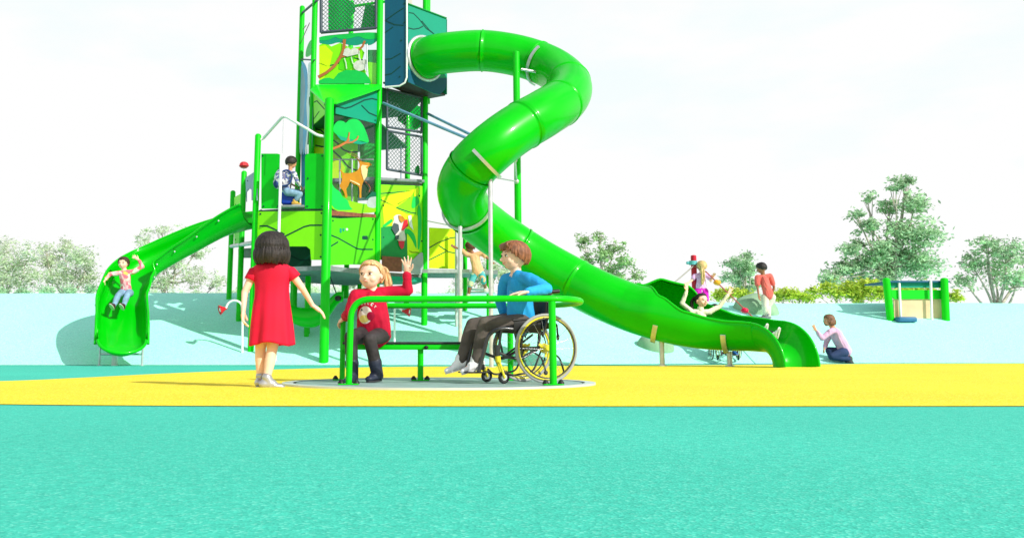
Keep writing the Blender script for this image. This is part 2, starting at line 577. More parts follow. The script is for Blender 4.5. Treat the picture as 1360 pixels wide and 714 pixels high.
mb = MB(); nx, ny = 170, 90
for j in range(ny + 1):
    for i in range(nx + 1):
        x = -34 + 68 * i / nx
        y = hill_base(x) - 0.35 + (j / ny) ** 1.5 * 22
        z = hill(x, y)
        z += 0.02 * noise.noise(Vector((x * .5, y * .5, 0))) * min(1, max(0, z) * 3)
        mb.v.append(Vector((x, y, z if j < ny else -0.5)))
for j in range(ny):
    for i in range(nx):
        a = j * (nx + 1) + i
        mb.f.append([a, a + 1, a + nx + 2, a + nx + 1]); mb.mi.append(0)
hill_o = obj('mound', mb, M_HILL); tag(hill_o, kind='structure')

# darker welded line where the mound meets the flat surface
mb = MB()
xs = [-34 + 68 * i / 120 for i in range(121)]
vs = []; fs = []
for i, x in enumerate(xs):
    yb = hill_base(x)
    vs += [(x, yb - .07, .0125), (x, yb + .02, .0145)]
    if i: fs.append((2 * i - 2, 2 * i, 2 * i + 1, 2 * i - 1))
mb.add(vs, fs)
tag(obj('mound_edge_seam', mb, mat('seam_teal', (0.02, 0.30, 0.26), .8)), kind='structure')

# ================================================================= trees
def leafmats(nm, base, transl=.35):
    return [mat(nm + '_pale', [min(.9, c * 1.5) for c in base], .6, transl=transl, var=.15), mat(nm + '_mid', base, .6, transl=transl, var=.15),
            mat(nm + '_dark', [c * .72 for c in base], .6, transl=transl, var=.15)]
LM_HAZE = leafmats('painted_haze_leaf', (0.70, 0.84, 0.58), .55)  # distance haze painted into the leaf colour by paling it
LM_GREEN = leafmats('tree_leaf', (0.42, 0.60, 0.38), .5)
LM_YEL = leafmats('bush_leaf', (0.50, 0.62, 0.08), .5)
BARK = mat('bark', (0.42, 0.38, 0.32), .9, var=.3, vscale=8, bump=.5, bscale=20)  # bark paled too, haze put into its colour

def crown_trunk(root, base, blobs, nleaf, ls, mats_, seed, trunk_r=.16, limb=True):
    rnd = random.Random(seed)
    b = Vector(base)
    mt = MB()
    top = max((Vector(c) for c, r in blobs), key=lambda c: c.z)
    mid = b.lerp(top, .45); mid.x += rnd.uniform(-.2, .2)
    mt.tube(smoothpath([b, b.lerp(mid, .5) + Vector((rnd.uniform(-.1, .1), 0, 0)), mid, top], 5), [trunk_r * (1 - .9 * i / 15) for i in range(16)], 8)
    if limb:
        for c, r in blobs:
            c = Vector(c); s0 = b.lerp(top, rnd.uniform(.25, .6))
            pp = smoothpath([s0, s0.lerp(c, .5) + Vector((rnd.uniform(-.15, .15), rnd.uniform(-.15, .15), -.1)), c], 4)
            mt.tube(pp, [trunk_r * .45 * (1 - .85 * i / (len(pp) - 1)) for i in range(len(pp))], 6)
            for k in range(5):
                e = c + Vector((rnd.gauss(0, r), rnd.gauss(0, r), rnd.gauss(0, r) * .8)).normalized() * r * .75
                mt.tube([c.lerp(s0, .2), e], [trunk_r * .12, trunk_r * .03], 4)
    obj('trunk', mt, BARK, root)
    mc = MB()
    vol = [r ** 2 for c, r in blobs]; tot = sum(vol)
    for (c, r), vv in zip(blobs, vol):
        c = Vector(c); n = int(nleaf * vv / tot)
        # leaves sit in small twig sprays inside each bough
        ns = max(3, n // 22)
        for q in range(ns):
            d = Vector((rnd.gauss(0, 1), rnd.gauss(0, 1), rnd.gauss(0, 1) * .8)).normalized()
            sc_ = c + d * r * rnd.random() ** .45 * rnd.uniform(.6, 1.12)
            sr = rnd.uniform(.12, .36) * max(.5, r)
            shade = rnd.random()
            for k in range(22):
                p = sc_ + Vector((rnd.gauss(0, sr), rnd.gauss(0, sr), rnd.gauss(0, sr * .55)))
                a = Vector((rnd.gauss(0, 1), rnd.gauss(0, 1), rnd.gauss(0, .6))).normalized()
                bb = a.orthogonal().normalized(); bb.rotate(Matrix.Rotation(rnd.random() * 6.28, 3, a))
                l = ls * rnd.uniform(.6, 1.4)
                mc.m = 0 if shade < .35 else (1 if shade < .75 else 2)
                if rnd.random() < .25: mc.m = rnd.randrange(3)
                o_ = len(mc.v)
                mc.v += [p - a * l, p + bb * l * .42, p + a * l, p - bb * l * .42]
                mc.f.append([o_, o_ + 1, o_ + 2, o_ + 3]); mc.mi.append(mc.m)
    obj('crown', mc, mats_, root, False)

def tree(name, label, cat, px, Y, base_py, blobs_px, nleaf, ls, mats_, seed, group=None, tr=.16):
    """blobs_px: (px, py, radius in px)"""
    x = W(px, 400, Y).x
    base = Vector((x, Y, 0))
    root = thing(name, label, cat, base, 0, group)
    rnd = random.Random(seed)
    bl = [(W(a, b, Y + rnd.uniform(-.8, .8)), r * Y / 1200) for a, b, r in blobs_px]
    crown_trunk(root, base, bl, nleaf, ls, mats_, seed, tr)
    return root

tg = 'trees beyond the mound'
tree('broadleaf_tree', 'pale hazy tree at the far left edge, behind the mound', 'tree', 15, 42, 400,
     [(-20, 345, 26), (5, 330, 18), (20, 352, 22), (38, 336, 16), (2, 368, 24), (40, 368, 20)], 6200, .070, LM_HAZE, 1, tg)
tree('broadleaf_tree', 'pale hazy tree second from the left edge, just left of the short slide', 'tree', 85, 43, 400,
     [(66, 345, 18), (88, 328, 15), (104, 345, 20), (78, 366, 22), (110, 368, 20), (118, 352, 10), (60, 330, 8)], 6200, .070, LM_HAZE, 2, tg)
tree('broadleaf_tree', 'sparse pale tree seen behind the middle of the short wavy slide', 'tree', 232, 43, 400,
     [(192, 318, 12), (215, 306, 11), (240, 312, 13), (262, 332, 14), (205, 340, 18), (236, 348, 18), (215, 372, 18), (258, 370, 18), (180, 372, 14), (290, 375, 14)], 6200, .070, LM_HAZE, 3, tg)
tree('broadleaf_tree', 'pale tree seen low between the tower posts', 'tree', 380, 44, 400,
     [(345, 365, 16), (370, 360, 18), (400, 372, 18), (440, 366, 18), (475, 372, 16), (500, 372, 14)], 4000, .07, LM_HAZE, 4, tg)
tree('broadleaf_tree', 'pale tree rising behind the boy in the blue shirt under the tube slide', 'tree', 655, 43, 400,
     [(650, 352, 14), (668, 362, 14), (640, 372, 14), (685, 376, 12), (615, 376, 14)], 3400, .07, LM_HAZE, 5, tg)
tree('broadleaf_tree', 'airy mid green tree rising above the lower run of the tube slide', 'tree', 800, 42, 400,
     [(776, 322, 13), (795, 314, 9), (818, 326, 12), (800, 336, 16), (828, 348, 14), (780, 345, 12), (815, 362, 20), (846, 366, 10), (850, 385, 12), (790, 370, 16)], 3600, .08, leafmats('middle_leaf', (0.34, 0.52, 0.24), .5), 6, tg)
tree('broadleaf_tree', 'small blue green tree between the girl in pink shorts and the boy in red', 'tree', 985, 40, 400,
     [(992, 340, 8), (984, 352, 12), (972, 350, 8), (996, 360, 10), (980, 370, 13), (992, 385, 10), (966, 366, 7), (1003, 375, 8)], 2600, .085, LM_GREEN, 7, tg)
tree('broadleaf_tree', 'tall airy tree with blue green leaves at the right, highest of the trees', 'tree', 1168, 40, 400,
     [(1190, 248, 12), (1152, 262, 9), (1136, 284, 9), (1180, 275, 15), (1154, 300, 14), (1196, 305, 20), (1140, 322, 12), (1170, 330, 22),
      (1198, 340, 22), (1118, 356, 17), (1146, 350, 22), (1176, 362, 20), (1102, 372, 16), (1136, 378, 20), (1132, 332, 15), (1215, 270, 20), (1228, 310, 26), (1222, 350, 26), (1205, 240, 10)],
     12500, .095, LM_GREEN, 8, tg, .22)
tree('broadleaf_tree', 'rounded blue green tree farthest to the right, beyond the play house', 'tree', 1325, 43, 400,
     [(1290, 350, 18), (1310, 325, 20), (1338, 335, 24), (1320, 362, 26), (1352, 372, 20), (1282, 376, 16), (1370, 345, 20)], 4500, .09, LM_GREEN, 9, tg, .2)
def bush(label, pxs, Y, seed, n=1600, mats_=LM_YEL, ls=.075):
    x = W(sum(p[0] for p in pxs) / len(pxs), 400, Y).x
    root = thing('bush', label, 'bush', (x, Y, 0), 0, 'bushes along the top of the mound')
    bl = [(W(a, b, Y), r * Y / 1200) for a, b, r in pxs]
    crown_trunk(root, (x, Y, 0), bl, n, ls, mats_, seed, .07)
bush('low yellow green bush behind the girl standing on the rope', [(955, 392, 8), (968, 388, 8), (985, 392, 9), (1000, 394, 7)], 37, 21)
bush('low yellow green bush just right of the boy in the red shirt', [(1036, 392, 8), (1050, 390, 9), (1064, 393, 7), (1074, 395, 6)], 37, 22)
bush('bright yellow green bush in front of the tall right tree', [(1082, 388, 8), (1098, 384, 10), (1112, 388, 10), (1128, 384, 13), (1146, 378, 13), (1160, 385, 14), (1172, 390, 10), (1140, 392, 14)], 36, 23, 3800)
bush('yellow green bush behind the play house at the right', [(1200, 388, 12), (1222, 386, 12), (1245, 390, 12), (1268, 392, 10)], 36, 24, 2000)
bush('low dark green hedge along the crest at the left', [(0, 388, 7), (30, 388, 6), (62, 386, 7), (92, 385, 6), (122, 384, 6)], 34, 25, 2200, LM_GREEN, .05)
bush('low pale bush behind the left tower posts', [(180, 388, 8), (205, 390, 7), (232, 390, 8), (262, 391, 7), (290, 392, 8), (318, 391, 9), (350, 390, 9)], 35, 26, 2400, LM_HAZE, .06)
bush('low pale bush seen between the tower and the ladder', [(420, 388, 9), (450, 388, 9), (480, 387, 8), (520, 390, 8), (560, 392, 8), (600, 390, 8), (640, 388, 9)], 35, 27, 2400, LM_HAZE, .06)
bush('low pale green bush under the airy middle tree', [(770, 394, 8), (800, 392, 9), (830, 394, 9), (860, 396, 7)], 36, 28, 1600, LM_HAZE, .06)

# ================================================================= boulders
M_ROCK = mat('moulded_boulder_green_grey', (0.26, 0.42, 0.27), .8, var=.12, vscale=4, bump=.25, bscale=22)
def boulder(label, c, r, seed):
    mb = MB(); rnd = random.Random(seed)
    mb.ell((0, 0, 0), r, nu=40, nv=28)
    off = Vector((seed * 3.1, 0, 0))
    for i, v in enumerate(mb.v):
        n_ = noise.noise(v * 1.6 + off) * .16 + noise.noise(v * 5 + off) * .03
        mb.v[i] = v * (1 + n_) + Vector(c)
    o = obj('boulder', mb, M_ROCK); tag(o, label, 'boulder', 'boulders set in the mound')
g = G(1020, 426); boulder('rounded grey green boulder behind the boy in the red shirt, high on the mound', (g.x, g.y + .95, g.z + .30), (.60, .45, .50), 1)
g = G(876, 468); boulder('grey green boulder low on the mound beneath the tube slide', (g.x, g.y + .35, g.z + .12), (.42, .40, .36), 2)
# ================================================================= climbing tower
pA = G(430, 480); pB = G(333, 466); pC = G(317, 426); pD = G(304, 397); pE = G(390, 406); pF = G(409, 441); pH = G(564, 424)
pG = Vector((W(501, 300, 20.45).x, 20.45, 0)); pG.z = gz(pG.x, pG.y)
pR2 = Vector((-1.15, 23.0, gz(-1.15, 23.0))); pR1 = Vector((-2.75, 23.6, gz(-2.75, 23.6)))
pF.y = 20.75; pF.x = W(411, 300, pF.y).x; pF.z = gz(pF.x, pF.y)
pE.y = 22.4; pE.x = W(395, 250, pE.y).x; pE.z = gz(pE.x, pE.y)
pH.y = 21.35; pH.x = W(564, 300, pH.y).x; pH.z = gz(pH.x, pH.y)

tower = thing('play_tower', 'tall green climbing tower of posts and printed boards standing on the pale mound', 'play tower', (pG.x, pG.y, pG.z))
PR = .068
def zat(py, Y, px=500): return W(px, py, Y).z
def post(p, ztop, r=PR, m=GREEN, root=None, zb=-.25, nm='post', label=None):
    mb = MB()
    mb.tube([(p.x, p.y, p.z + zb), (p.x, p.y, ztop - .02), (p.x, p.y, ztop)], [r, r, r * .8], 16)
    # cap and fixing collars
    mb.m = 0
    mb.ell((p.x, p.y, ztop - .005), (r * .82, r * .82, .03), nv=6)
    o = obj(nm, mb, [m], root or tower)
    if label: o['label'] = label
    return o
TOPZ = 9.75
post(pA, zat(131, pA.y), .098); post(pB, zat(179, pB.y)); post(pC, zat(228, pC.y)); post(pD, zat(254, pD.y))
post(pE, zat(9, pE.y)); post(pF, TOPZ); post(pG, TOPZ, .072); post(pH, TOPZ * .985, .072); post(pR2, TOPZ); post(pR1, TOPZ)
# shorter legs that carry the lower decks
zd_low = zat(361, 20.6); zd_mid = zat(284, 20.2); zd_up = zat(240, 21); zd_top = zat(116, 20.8)
for q, py in ((G(456, 396), 368), (G(477, 402), 368), (G(407, 446), 345), (G(388, 408), 350), (G(540, 404), 368)):
    post(q, zat(py - 2, q.y), .055)
SC_W = mat('bolt_dark', (0.02, 0.05, 0.03), .4, metal=.3)

PBA = Plane(pB, pA); PAG = Plane(pA, pG); PFG = Plane(pF, pG); PGH = Plane(pG, pH); PEF = Plane(pE, pF)
PAF = Plane(pA, pF); PCB = Plane(pC, pB); PDC = Plane(pD, pC)

def panel(name, poly, pl, m, lines=(), lw=2.0, off=0.0, thick=.02, bolts=(), label=None, root=None, extra=()):
    mb = MB(); mb.pp(poly, pl, off, thick)
    mb.m = 1
    for l in lines: mb.stroke(l, lw, pl, off + .006, .008)
    if bolts: mb.bolts(bolts, pl, .02, off)
    mats_ = [m, GROOVE]
    for k, (ply, mm) in enumerate(extra):
        mb.m = 2 + k; mats_.append(mm)
        mb.pp(ply, pl, off + .006 + .003 * k, .008 + .003 * k)
    o = obj(name, mb, mats_, root or tower)
    if label: o['label'] = label
    return o

def rrect(x0, y0, x1, y1, r=4, corners='abcd'):
    """rounded rectangle in picture units; a=top left b=top right c=bottom right d=bottom left"""
    out = []
    for k, (cx, cy, a0, c) in enumerate(((x1 - r, y0 + r, -90, 'b'), (x1 - r, y1 - r, 0, 'c'), (x0 + r, y1 - r, 90, 'd'), (x0 + r, y0 + r, 180, 'a'))):
        if c in corners:
            for i in range(5):
                a = R(a0 + 90 * i / 4); out.append((cx + r * math.cos(a), cy + r * math.sin(a)))
        else:
            out.append((x1 if c in 'bc' else x0, y0 if c in 'ab' else y1))
    return out

# --- front bay between the two nearest posts
panel('front_board', [(342, 281), (431, 280), (431, 300), (431, 343), (428, 345), (413, 345), (412, 331), (407, 327), (370, 327), (364, 331), (363, 352), (342, 352)], PBA, LIME,
      [[(345, 300), (355, 300), (364, 304), (378, 311)], [(378, 314), (404, 301), (412, 299), (428, 299)]], 1.8,
      bolts=[(346, 284), (427, 283), (426, 312), (426, 341), (346, 345)], label='lime board with dark routed hill lines and a crawl opening')
panel('gate_board', rrect(347, 204, 373, 277, 5, 'b'), PBA, GREEN_HDPE, bolts=[(349, 207), (350, 274), (369, 274)])
panel('gate_board', rrect(405, 204, 432, 277, 5, 'a'), PBA, GREEN_HDPE, bolts=[(428, 207), (408, 274), (428, 274), (409, 237)])
panel('inner_board', [(366, 324), (412, 324), (412, 366), (366, 366)], Plane((pB.x, pB.y + 1.1), (pA.x, pA.y + 1.1)), BOTTLE, [[(384, 338), (398, 345), (411, 345)]], 1.6)
panel('inner_board', [(346, 326), (368, 326), (368, 366), (346, 366)], Plane((pB.x, pB.y + 1.4), (pA.x, pA.y + 1.4)), TEAL)
# --- lower board right of the nearest post
panel('front_board', [(439, 289), (452, 290), (498, 288), (498, 352), (470, 351), (439, 352)], PAG, LIME_D,
      [[(439, 312), (449, 316), (474, 330), (480, 331), (495, 331)], [(439, 327), (449, 321)]], 1.8,
      bolts=[(495, 291), (495, 318), (495, 347), (442, 293)], extra=[(rrect(481, 313, 488, 318, 1), GROOVE), (rrect(451, 303, 453.5, 309, 1), TEAL), (rrect(455, 303, 457, 307, 1), TEAL), (rrect(459, 303, 461.5, 306, 1), WHITE)], label='grass green board with a dark zigzag line')
panel('edge_beam', [(438, 279), (500, 285), (500, 289), (438, 286)], PAG, BROWN_DK, off=.01, thick=.05)
# window sheet with the printed savanna animals
mb = MB(); mb.pp([(439, 152), (500, 163), (500, 286), (439, 282)], PAG, -.012, .004)
win = obj('clear_window', mb, CLEAR, tower)
def roundpoly(poly, n=4):
    P = [Vector((x, y, 0)) for x, y in poly]
    # Chaikin corner cutting
    Q = P
    for _ in range(2):
        N_ = []
        for i in range(len(Q)):
            a = Q[i]; b = Q[(i + 1) % len(Q)]; N_.append(a.lerp(b, .22)); N_.append(a.lerp(b, .78))
        Q = N_
    return [(p.x, p.y) for p in Q]
def decal(name, poly, m, pl=PAG, off=.012, thick=.006, lines=(), lw=1.0, lm=GROOVE, label=None, parent=None):
    off *= .6
    mb = MB(); mb.pp(roundpoly(poly), pl, off, thick); mb.m = 1
    for l in lines: mb.stroke(l, lw, pl, off + .004, .004)
    o = obj(name, mb, [m, lm], parent or tower)
    if label: o['label'] = label
    return o
decal('rolling_hill_print', [(439, 258), (446, 262), (452, 270), (462, 266), (478, 270), (500, 272), (500, 284), (439, 281)], LIME, off=.004)
decal('bush_print', [(439, 240), (444, 250), (451, 254), (455, 262), (462, 266), (464, 274), (470, 279), (439, 279)], GREEN_MID, off=.008)
decal('rock_print', [(487, 270), (490, 262), (498, 261), (500, 261), (500, 277), (488, 275)], ROCKGREY, off=.010)
decal('shrub_print', [(480, 264), (486, 263), (491, 258), (494, 254), (500, 256), (500, 262), (488, 264)], BOTTLE, off=.009)
tr_ = decal('tree_print', [(442, 175), (443, 166), (449, 160), (456, 161), (459, 164), (463, 159), (470, 157.5), (477, 160), (483, 168), (487, 178), (490, 188), (488, 190), (480, 187), (470, 187), (458, 184), (448, 180)], mat('canopy_print', (0.0, .46, .07), .55), off=.014)
mb = MB(); mb.pp([(446, 179), (458, 183), (470, 186), (488, 190), (478, 192), (466, 190), (452, 186)], PAG, .016, .008); obj('canopy_shade', mb, BOTTLE if False else TEAL, tr_)
mb = MB()
for l, w_ in (([(440, 198), (450, 194), (459, 189), (463, 185)], 3.2), ([(459, 190), (462, 182), (463, 176)], 2.2), ([(459, 190), (467, 189), (473, 185), (475, 181)], 2.2)):
    mb.stroke(l, w_, PAG, .020 + .002 * w_, .006)
obj('branch_print', mb, BROWN, tr_)
deer = decal('antelope_print', [(453, 229), (450, 226), (452, 225), (455, 230), (466, 230), (474, 227), (477, 222), (477, 217), (475, 213), (471, 209), (473, 209), (478, 214), (483, 215.5), (490, 216), (494, 219), (489, 221), (487, 225), (487, 232), (484, 238), (482, 241),
      (480, 246), (479, 256), (479.5, 263), (476.5, 263), (477, 255), (476, 247), (468, 244), (464, 241), (462, 247), (459, 251), (460, 256), (461, 263), (458, 262), (456, 254), (452, 250), (450, 247), (454, 240)],
      ORANGE, off=.024, label='printed orange antelope with long horns, walking')
mb = MB()
mb.pp([(478, 222), (479, 230), (482, 240), (486, 234), (487, 225), (484, 222), (488, 220.5), (480, 219)], PAG, .028, .006)
mb.pp([(463, 240), (470, 243), (477, 247), (476, 244), (468, 240.5), (464, 239)], PAG, .028, .006)
obj('chest_patch', mb, CREAM, deer)
mb = MB(); mb.stroke([(484, 241), (489, 246), (491, 250), (489, 255)], 1.5, PAG, .026, .006); obj('raised_leg', mb, BROWN_DK, deer)
mb = MB()
mb.stroke([(477, 214), (470, 208), (461, 203)], .8, PAG, .027, .004)
mb.stroke([(479, 214), (473, 207), (465, 202)], .8, PAG, .027, .004)
obj('horns', mb, BROWN_DK, deer)
# inner walls seen through the window
PIN = Plane((pF.x, pF.y + .22), (pG.x, pG.y + .34))
panel('inner_board', [(414, 166), (475, 166), (475, 285), (414, 285)], PIN, LIME,
      [[(419, 172), (426, 173), (434, 180), (448, 190), (456, 199), (464, 202), (475, 202)], [(419, 193), (428, 195), (436, 194)], [(440, 198), (452, 209), (463, 222), (475, 227)]], 1.8,
      extra=[([(414, 196), (432, 196), (446, 206), (458, 222), (455, 240), (414, 240)], LIME_Y)])
panel('inner_board', [(478, 186), (503, 192), (503, 262), (478, 262)], Plane((pF.x, pF.y + .55), (pG.x, pG.y + .60)), mat('deep_leaf_board', (0, .33, .03), .5), extra=[([(480, 196), (487, 190), (497, 192), (499, 202), (490, 208), (484, 206)], GREEN_MID)])
mb = MB(); a = PIN.at(430, 216, .35); b_ = PIN.at(500, 216, .35); mb.tube([a, b_], .018, 8)
for x in (456, 472): mb.tube([PIN.at(x, 216, .35), PIN.at(x, 272, .35)], .022, 8)
obj('guard_rail', mb, GALV, tower)

# --- roof lean-to over the front bay
mb = MB()
top1 = PFG.at(421, 113, .05); top2 = PFG.at(506, 113, .06)
r1 = W(436, 137, pA.y - .03); r2 = W(447, 136.5, pA.y - .02); l1 = W(412, 119, pF.y - .35); l2 = W(430, 136, pA.y + .25); r3 = W(507, 116, pG.y - .12)
n_ = (top2 - top1).cross(r1 - top1).normalized()
if n_.z < 0: n_ = -n_
mb.prism([top1, top2, r3, r2, r1, l2, l1], n_, .03)
mb.m = 1
for q in ((424, 114), (436, 131), (441, 131)):
    pass
obj('canopy_roof', mb, [mat('bright_roof_green', (0, .68, .008), .45, coat=.3), GROOVE], tower)
panel('canopy_side', [(446, 138.5), (472, 128), (503, 116.5), (503, 165), (446, 151)], PAG, TEAL,
      [[(446, 141), (458, 144), (466, 142), (484, 133), (494, 131), (502, 133)], [(480, 140), (490, 150), (502, 155)]], 1.8, bolts=[(498, 121), (498, 160)])
panel('canopy_side', [(416, 124), (430, 137), (433, 150), (417, 165)], PAF, LIME, [[(417, 136), (421, 134), (431, 145)], [(417, 158), (424, 148)]], 1.3)
# soffit
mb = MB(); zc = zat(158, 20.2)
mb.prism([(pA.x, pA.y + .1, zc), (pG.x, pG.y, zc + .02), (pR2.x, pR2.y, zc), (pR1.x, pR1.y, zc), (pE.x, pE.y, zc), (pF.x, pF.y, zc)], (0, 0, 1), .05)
obj('deck', mb, mat('painted_shade_green_deck', (0, .12, .03), .7), tower)  # darkness under the canopy is painted into this deck's green

# --- upper front: printed forest window and mesh screen
mb = MB(); mb.pp([(425, 47), (503, 41), (503, 112), (425, 112)], PFG, -.006, .004); fw = obj('clear_window', mb, CLEAR, tower)
panel('forest_print', [(424, 60), (432, 56), (440, 62), (452, 57), (466, 64), (478, 62), (484, 70), (480, 84), (486, 95), (484, 112), (424, 112)], PFG, LIME, [[(424, 84), (434, 88), (444, 86), (456, 82), (470, 77), (482, 80)]], 1.4, off=.002, thick=.006,
      extra=[([(424, 62), (432, 60), (442, 70), (437, 92), (430, 104), (424, 108)], LIME_Y), ([(452, 70), (468, 72), (472, 86), (462, 96), (450, 92)], LIME_D)], label='printed forest of lime and yellow foliage')
decal('leaf_border_print', [(424, 50), (503, 43), (503, 52), (497, 58), (490, 61), (482, 58), (474, 61), (462, 60), (450, 56), (438, 60), (428, 58), (424, 58)], TEAL, PFG, .012)
decal('leaf_border_print', [(424, 48), (503, 42), (503, 50), (494, 53), (484, 52), (476, 48), (464, 52), (450, 52), (446, 49), (436, 54), (426, 54), (424, 54)], mat('canopy_print', (0, .6, .1)), PFG, .018)
mb = MB()
for l, w_ in (([(423, 103), (434, 97), (445, 88), (453, 76), (457, 66), (458, 53)], 4.2), ([(450, 77), (462, 74), (474, 70), (482, 62), (485, 55)], 3.0)):
    P3 = l; mb.stroke(l, w_, PFG, .022 + .002 * w_, .006)
obj('branch_print', mb, BROWN, tower)
mb = MB()
mb.pp([(456, 74), (458, 66), (463, 64), (466, 67), (471, 64), (476, 66), (478, 72), (470, 74), (462, 76)], PFG, .036, .006)
mb.stroke([(458, 78), (460, 84), (461, 92)], 1.4, PFG, .036, .005)
mb.stroke([(467, 76), (469, 84), (475, 92)], 1.4, PFG, .036, .005)
mb.stroke([(477, 68), (478, 78), (481, 84)], 2.0, PFG, .036, .005)
mb.pp(ellipse(478, 88, 8, 7), PFG, .034, .006); mb.pp(ellipse(485, 83, 3.2, 3.2), PFG, .041, .006)
obj('monkey_print', mb, mat('pale_grey_print', (.62, .60, .58), .6, var=.15, vscale=10), tower)
mb = MB(); mb.pp([(424, 112), (424, 108), (430, 105), (438, 104), (444, 106), (450, 98), (460, 94), (474, 94), (486, 98), (492, 106), (494, 112)], PFG, .045, .006)
obj('bush_print', mb, mat('canopy_print', (0, .6, .1)), tower)
panel('printed_board', [(488, 82), (503, 84), (503, 112), (490, 112)], PFG, LIME, off=-.02)
panel('printed_board', [(488, 66), (503, 66), (503, 84), (488, 82)], PFG, GREEN_DK, off=-.02)
mb = MB(); mb.tube([PFG.at(488.5, 60, .06), PFG.at(488.5, 97, .06)], .016, 8); obj('grab_pole', mb, GALV, tower)

def mesh_screen(poly4, pl, frame_px, off=.03, step=.100, wire=.0065, fm=DARKGREY, nm='mesh_screen'):
    """poly4: tl, tr, br, bl in picture units"""
    P = [pl.at(x, y, off) for x, y in poly4]
    root = MB()
    for i in range(4):
        root.tube([P[i], P[(i + 1) % 4]], frame_px, 8)
    fr_ = obj(nm, root, fm, tower)
    mb = MB()
    tl, tr, br, bl = P
    ux = (tr - tl).normalized(); wdt = (tr - tl).length
    z1 = tl.z; z0 = bl.z; Hh = z1 - z0
    n = int((wdt + Hh) / step) + 1
    for sgn in (1, -1):
        for k in range(-n, n * 2):
            x0 = k * step
            # line x = x0 + sgn*(t), z = t
            ta = 0; tb = Hh
            if sgn > 0:
                ta = max(ta, -x0); tb = min(tb, wdt - x0)
            else:
                ta = max(ta, x0 - wdt); tb = min(tb, x0)
            if tb - ta < .02: continue
            a = bl + ux * (x0 + sgn * ta) + Vector((0, 0, ta)); b = bl + ux * (x0 + sgn * tb) + Vector((0, 0, tb))
            mb.tube([a, b], wire, 4, cap=False)
    obj('wire_mesh', mb, mat('black_wire', (.06, .12, .12), .4), fr_)
mesh_screen([(427, -38), (500, -46), (500, 38), (427, 44)], PFG, .038)
mesh_screen([(513, 119), (559, 130), (559, 176), (513, 169)], PGH, .03)
mesh_screen([(513, 174), (559, 182), (559, 233), (513, 225)], PGH, .03)
panel('inner_board', [(436, -5), (455, -5), (470, 4), (472, 14), (466, 22), (470, 30), (462, 40), (436, 40)], PIN, GREEN_MID)
panel('inner_board', [(484, 5), (500, 5), (500, 35), (478, 35)], PIN, GREEN_MID, off=-.1)
panel('inner_board', [(528, 132), (560, 142), (560, 168), (548, 174), (528, 160)], Plane(pR2, (pR2.x + 1.3, pR2.y - .3)), GREEN_MID)
mb = MB(); mb.tube([PGH.at(521, 176, -.5), PGH.at(521, 236, -.5)], .02, 8); mb.tube([PGH.at(546, 190, -.4), PGH.at(546, 236, -.4)], .012, 8)
obj('grab_pole', mb, TEAL_BAR, tower)
decal('leaf_print', [(548, 166), (551, 154), (555, 150), (559, 158), (559, 166), (553, 172)], GREEN_MID, PGH, -.05)
decal('leaf_print', [(551, 230), (553, 222), (558, 218), (559, 232)], GREEN_MID, PGH, -.05)

# --- left flank: tall sheet with the printed waterfall
mb = MB(); mb.pp([(402, 20), (421, 8), (415, 205), (396, 205)], PEF, 0, .004); obj('clear_window', mb, CLEAR, tower)
decal('rock_print', [(400, 82), (405, 92), (408, 110), (405, 135), (403, 205), (397, 205), (399, 120)], GREY_BLUE, PEF, .01)
decal('rock_print', [(411, 110), (416, 110), (415, 205), (409, 205), (413, 150)], GREY_BLUE, PEF, .01)
decal('waterfall_print', [(400, 80), (405, 84), (409, 95), (409, 120), (407, 140), (409, 165), (405, 205), (403, 205), (403, 170), (405, 140), (406, 110), (403, 92)], WATERB, PEF, .018, label='printed blue and white waterfall')
decal('waterfall_foam', [(409, 84), (415, 82), (415, 112), (410, 130), (412, 150), (409, 180), (408, 205), (405, 205), (408, 160), (407, 135), (410, 110)], WHITE, PEF, .014)
decal('leaf_print', [(406, 77), (407, 66), (411, 56), (415, 52), (416, 66), (413, 74)], GREEN_MID, PEF, .02)
mb = MB(); mb.stroke([(401, 56), (406, 44), (412, 31)], 2.2, PEF, .02, .006); mb.stroke([(403, 40), (408, 34)], 1.5, PEF, .027, .006); obj('branch_print', mb, mat('violet_brown_print', (.22, .08, .10)), tower)
mb = MB(); mb.tube([PEF.at(402, 17), PEF.at(422, 0)], .03, 8); mb.tube([PEF.at(400, 79), PEF.at(418, 80)], .02, 8); obj('cross_rail', mb, DARKGREY, tower)
panel('inner_board', [(400, 150), (408, 150), (408, 278), (400, 278)], Plane((pE.x + .1, pE.y), (pE.x + 1, pE.y - .1)), WATERB)

# --- right flank: lime board with printed leaves and a bird
pf = panel('side_board', [(503, 245), (561, 247), (561, 341), (548, 345), (503, 345)], PGH, LIME,
      [[(505, 257), (530, 255), (548, 253)], [(505, 265), (530, 277), (545, 282), (552, 283)], [(528, 271), (545, 262)], [(543, 333), (547, 335), (556, 335)]], 1.4,
      bolts=[(509, 273), (509, 315), (557, 260), (560, 320), (559, 338)], off=.0,
      extra=[([(507, 262), (540, 253), (552, 251), (545, 262), (525, 276), (540, 284), (556, 286), (556, 335), (538, 340), (530, 300), (510, 300)], LIME_Y),
             ([(506, 302), (520, 300), (540, 304), (541, 345), (506, 345)], GREEN_DK)], label='lime and green board with printed leaves')
bird = decal('parrot_print', [(523, 292), (522, 288), (526, 285), (531, 285), (535, 288), (537, 292), (540, 293), (541, 300), (536, 306), (538, 314), (538, 320), (531, 321), (526, 318), (524, 308), (520, 303), (521, 296)], mat('pale_grey_print', (.62, .60, .58)), PGH, .03, .006, label='printed grey and red parrot on a leaf')
